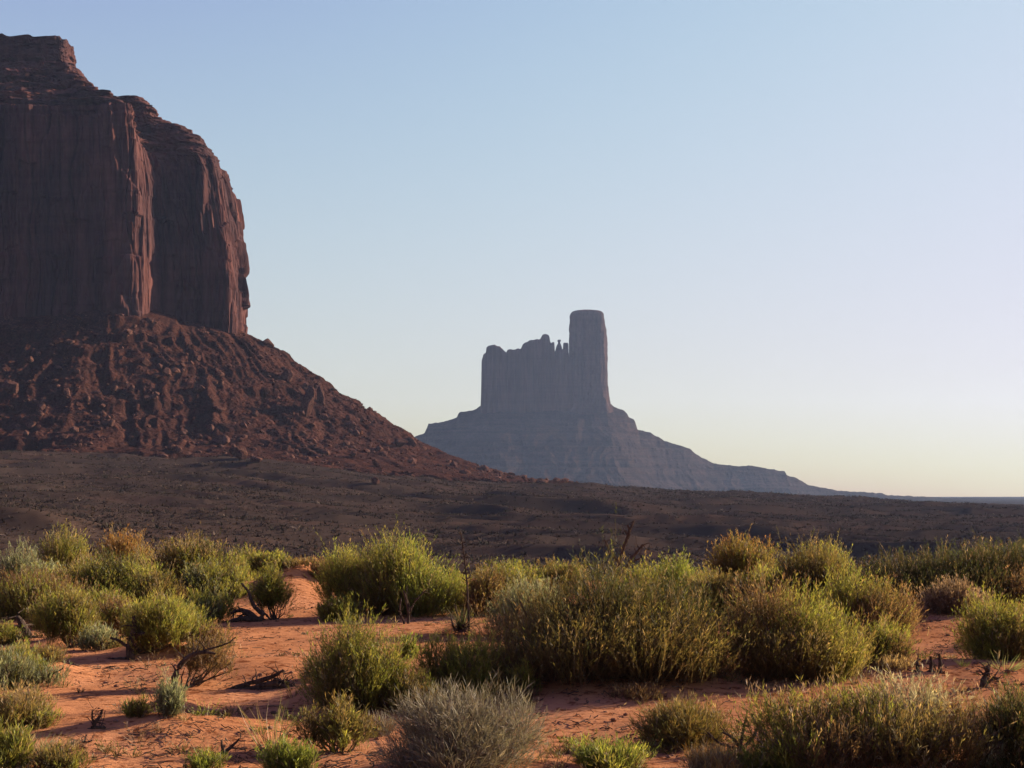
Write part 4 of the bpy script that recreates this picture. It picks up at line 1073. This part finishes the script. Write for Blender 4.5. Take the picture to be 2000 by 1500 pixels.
cc = np.repeat(pp, K, 0) * rng.uniform(.7, 1.2, (N * K, 1))
v, f, c = sprig_mesh(rng, b.reshape(-1, 3), d2.reshape(-1, 3), (sc[:, None] * rng.uniform(.5, 1.3, (N, K))).ravel(), cc, cc * .8, 4, .03, .005, .004)
tag(mesh_obj('dry_weeds', v, f, M_DRY, col=c), 'tiny weeds and dry sprouts scattered over the red sand', 'weeds', kind='stuff')
N = 3800
a_ = rng.uniform(-.37, .37, N); r_ = np.exp(rng.uniform(math.log(7.5), math.log(28), N))
x, y = r_ * np.sin(a_), r_ * np.cos(a_)
ok = fbm(x / 1.2, y / 1.2, 321, 3) + rng.normal(0, .25, N) > 0.15
x, y = x[ok], y[ok]; N = len(x)
sz = .006 + .018 * rng.random(N) ** 3
pv = np.array(protos)[rng.integers(0, 12, N)] * sz[:, None, None] * np.array([1.3, 1.0, .7])
V = pv + np.stack([x, y, ground_z(x, y) + EYE + sz * .3], -1)[:, None]
F = (ICO1[1][None] + (np.arange(N) * len(ICO1[0]))[:, None, None]).reshape(-1, 3)
c = np.array([(.16, .075, .045), (.10, .055, .038), (.2, .11, .07)])[rng.integers(0, 3, N)]
tag(mesh_obj('pebbles', V.reshape(-1, 3), F, M_LITTER, col=np.repeat(c, len(ICO1[0]), 0)), 'small clods and pebbles lying on the red sand', 'pebbles', kind='stuff')

# ------------------------------------------------------------------ the air: pale haze round the whole place
def haze():
    m, nt, out = new_mat('desert_haze'); t = NT(nt)
    v = t.n('ShaderNodeVolumePrincipled')
    v.inputs['Color'].default_value = (0.46, 0.62, 1.0, 1)
    v.inputs['Density'].default_value = 0.000027
    v.inputs['Anisotropy'].default_value = 0.35
    t.link(v.outputs[0], out.inputs['Volume'])
    x0, x1, y0, y1, z0, z1 = -6700, 6700, -6700, 6700, -26, 460
    V = np.array([(x, y, z) for z in (z0, z1) for y in (y0, y1) for x in (x0, x1)], float)
    F = np.array([(0, 2, 3, 1), (4, 5, 7, 6), (0, 1, 5, 4), (2, 6, 7, 3), (0, 4, 6, 2), (1, 3, 7, 5)])
    tag(mesh_obj('haze', V, F, m), 'thin pale haze filling the desert air', 'haze', kind='stuff')
haze()
tot = sum(len(o.data.polygons) for o in COL.objects if o.type == 'MESH')
print('polys', tot, 'script s', round(time.time() - T0, 1), 'ground z', gzv.min() + EYE, gzv.max() + EYE)
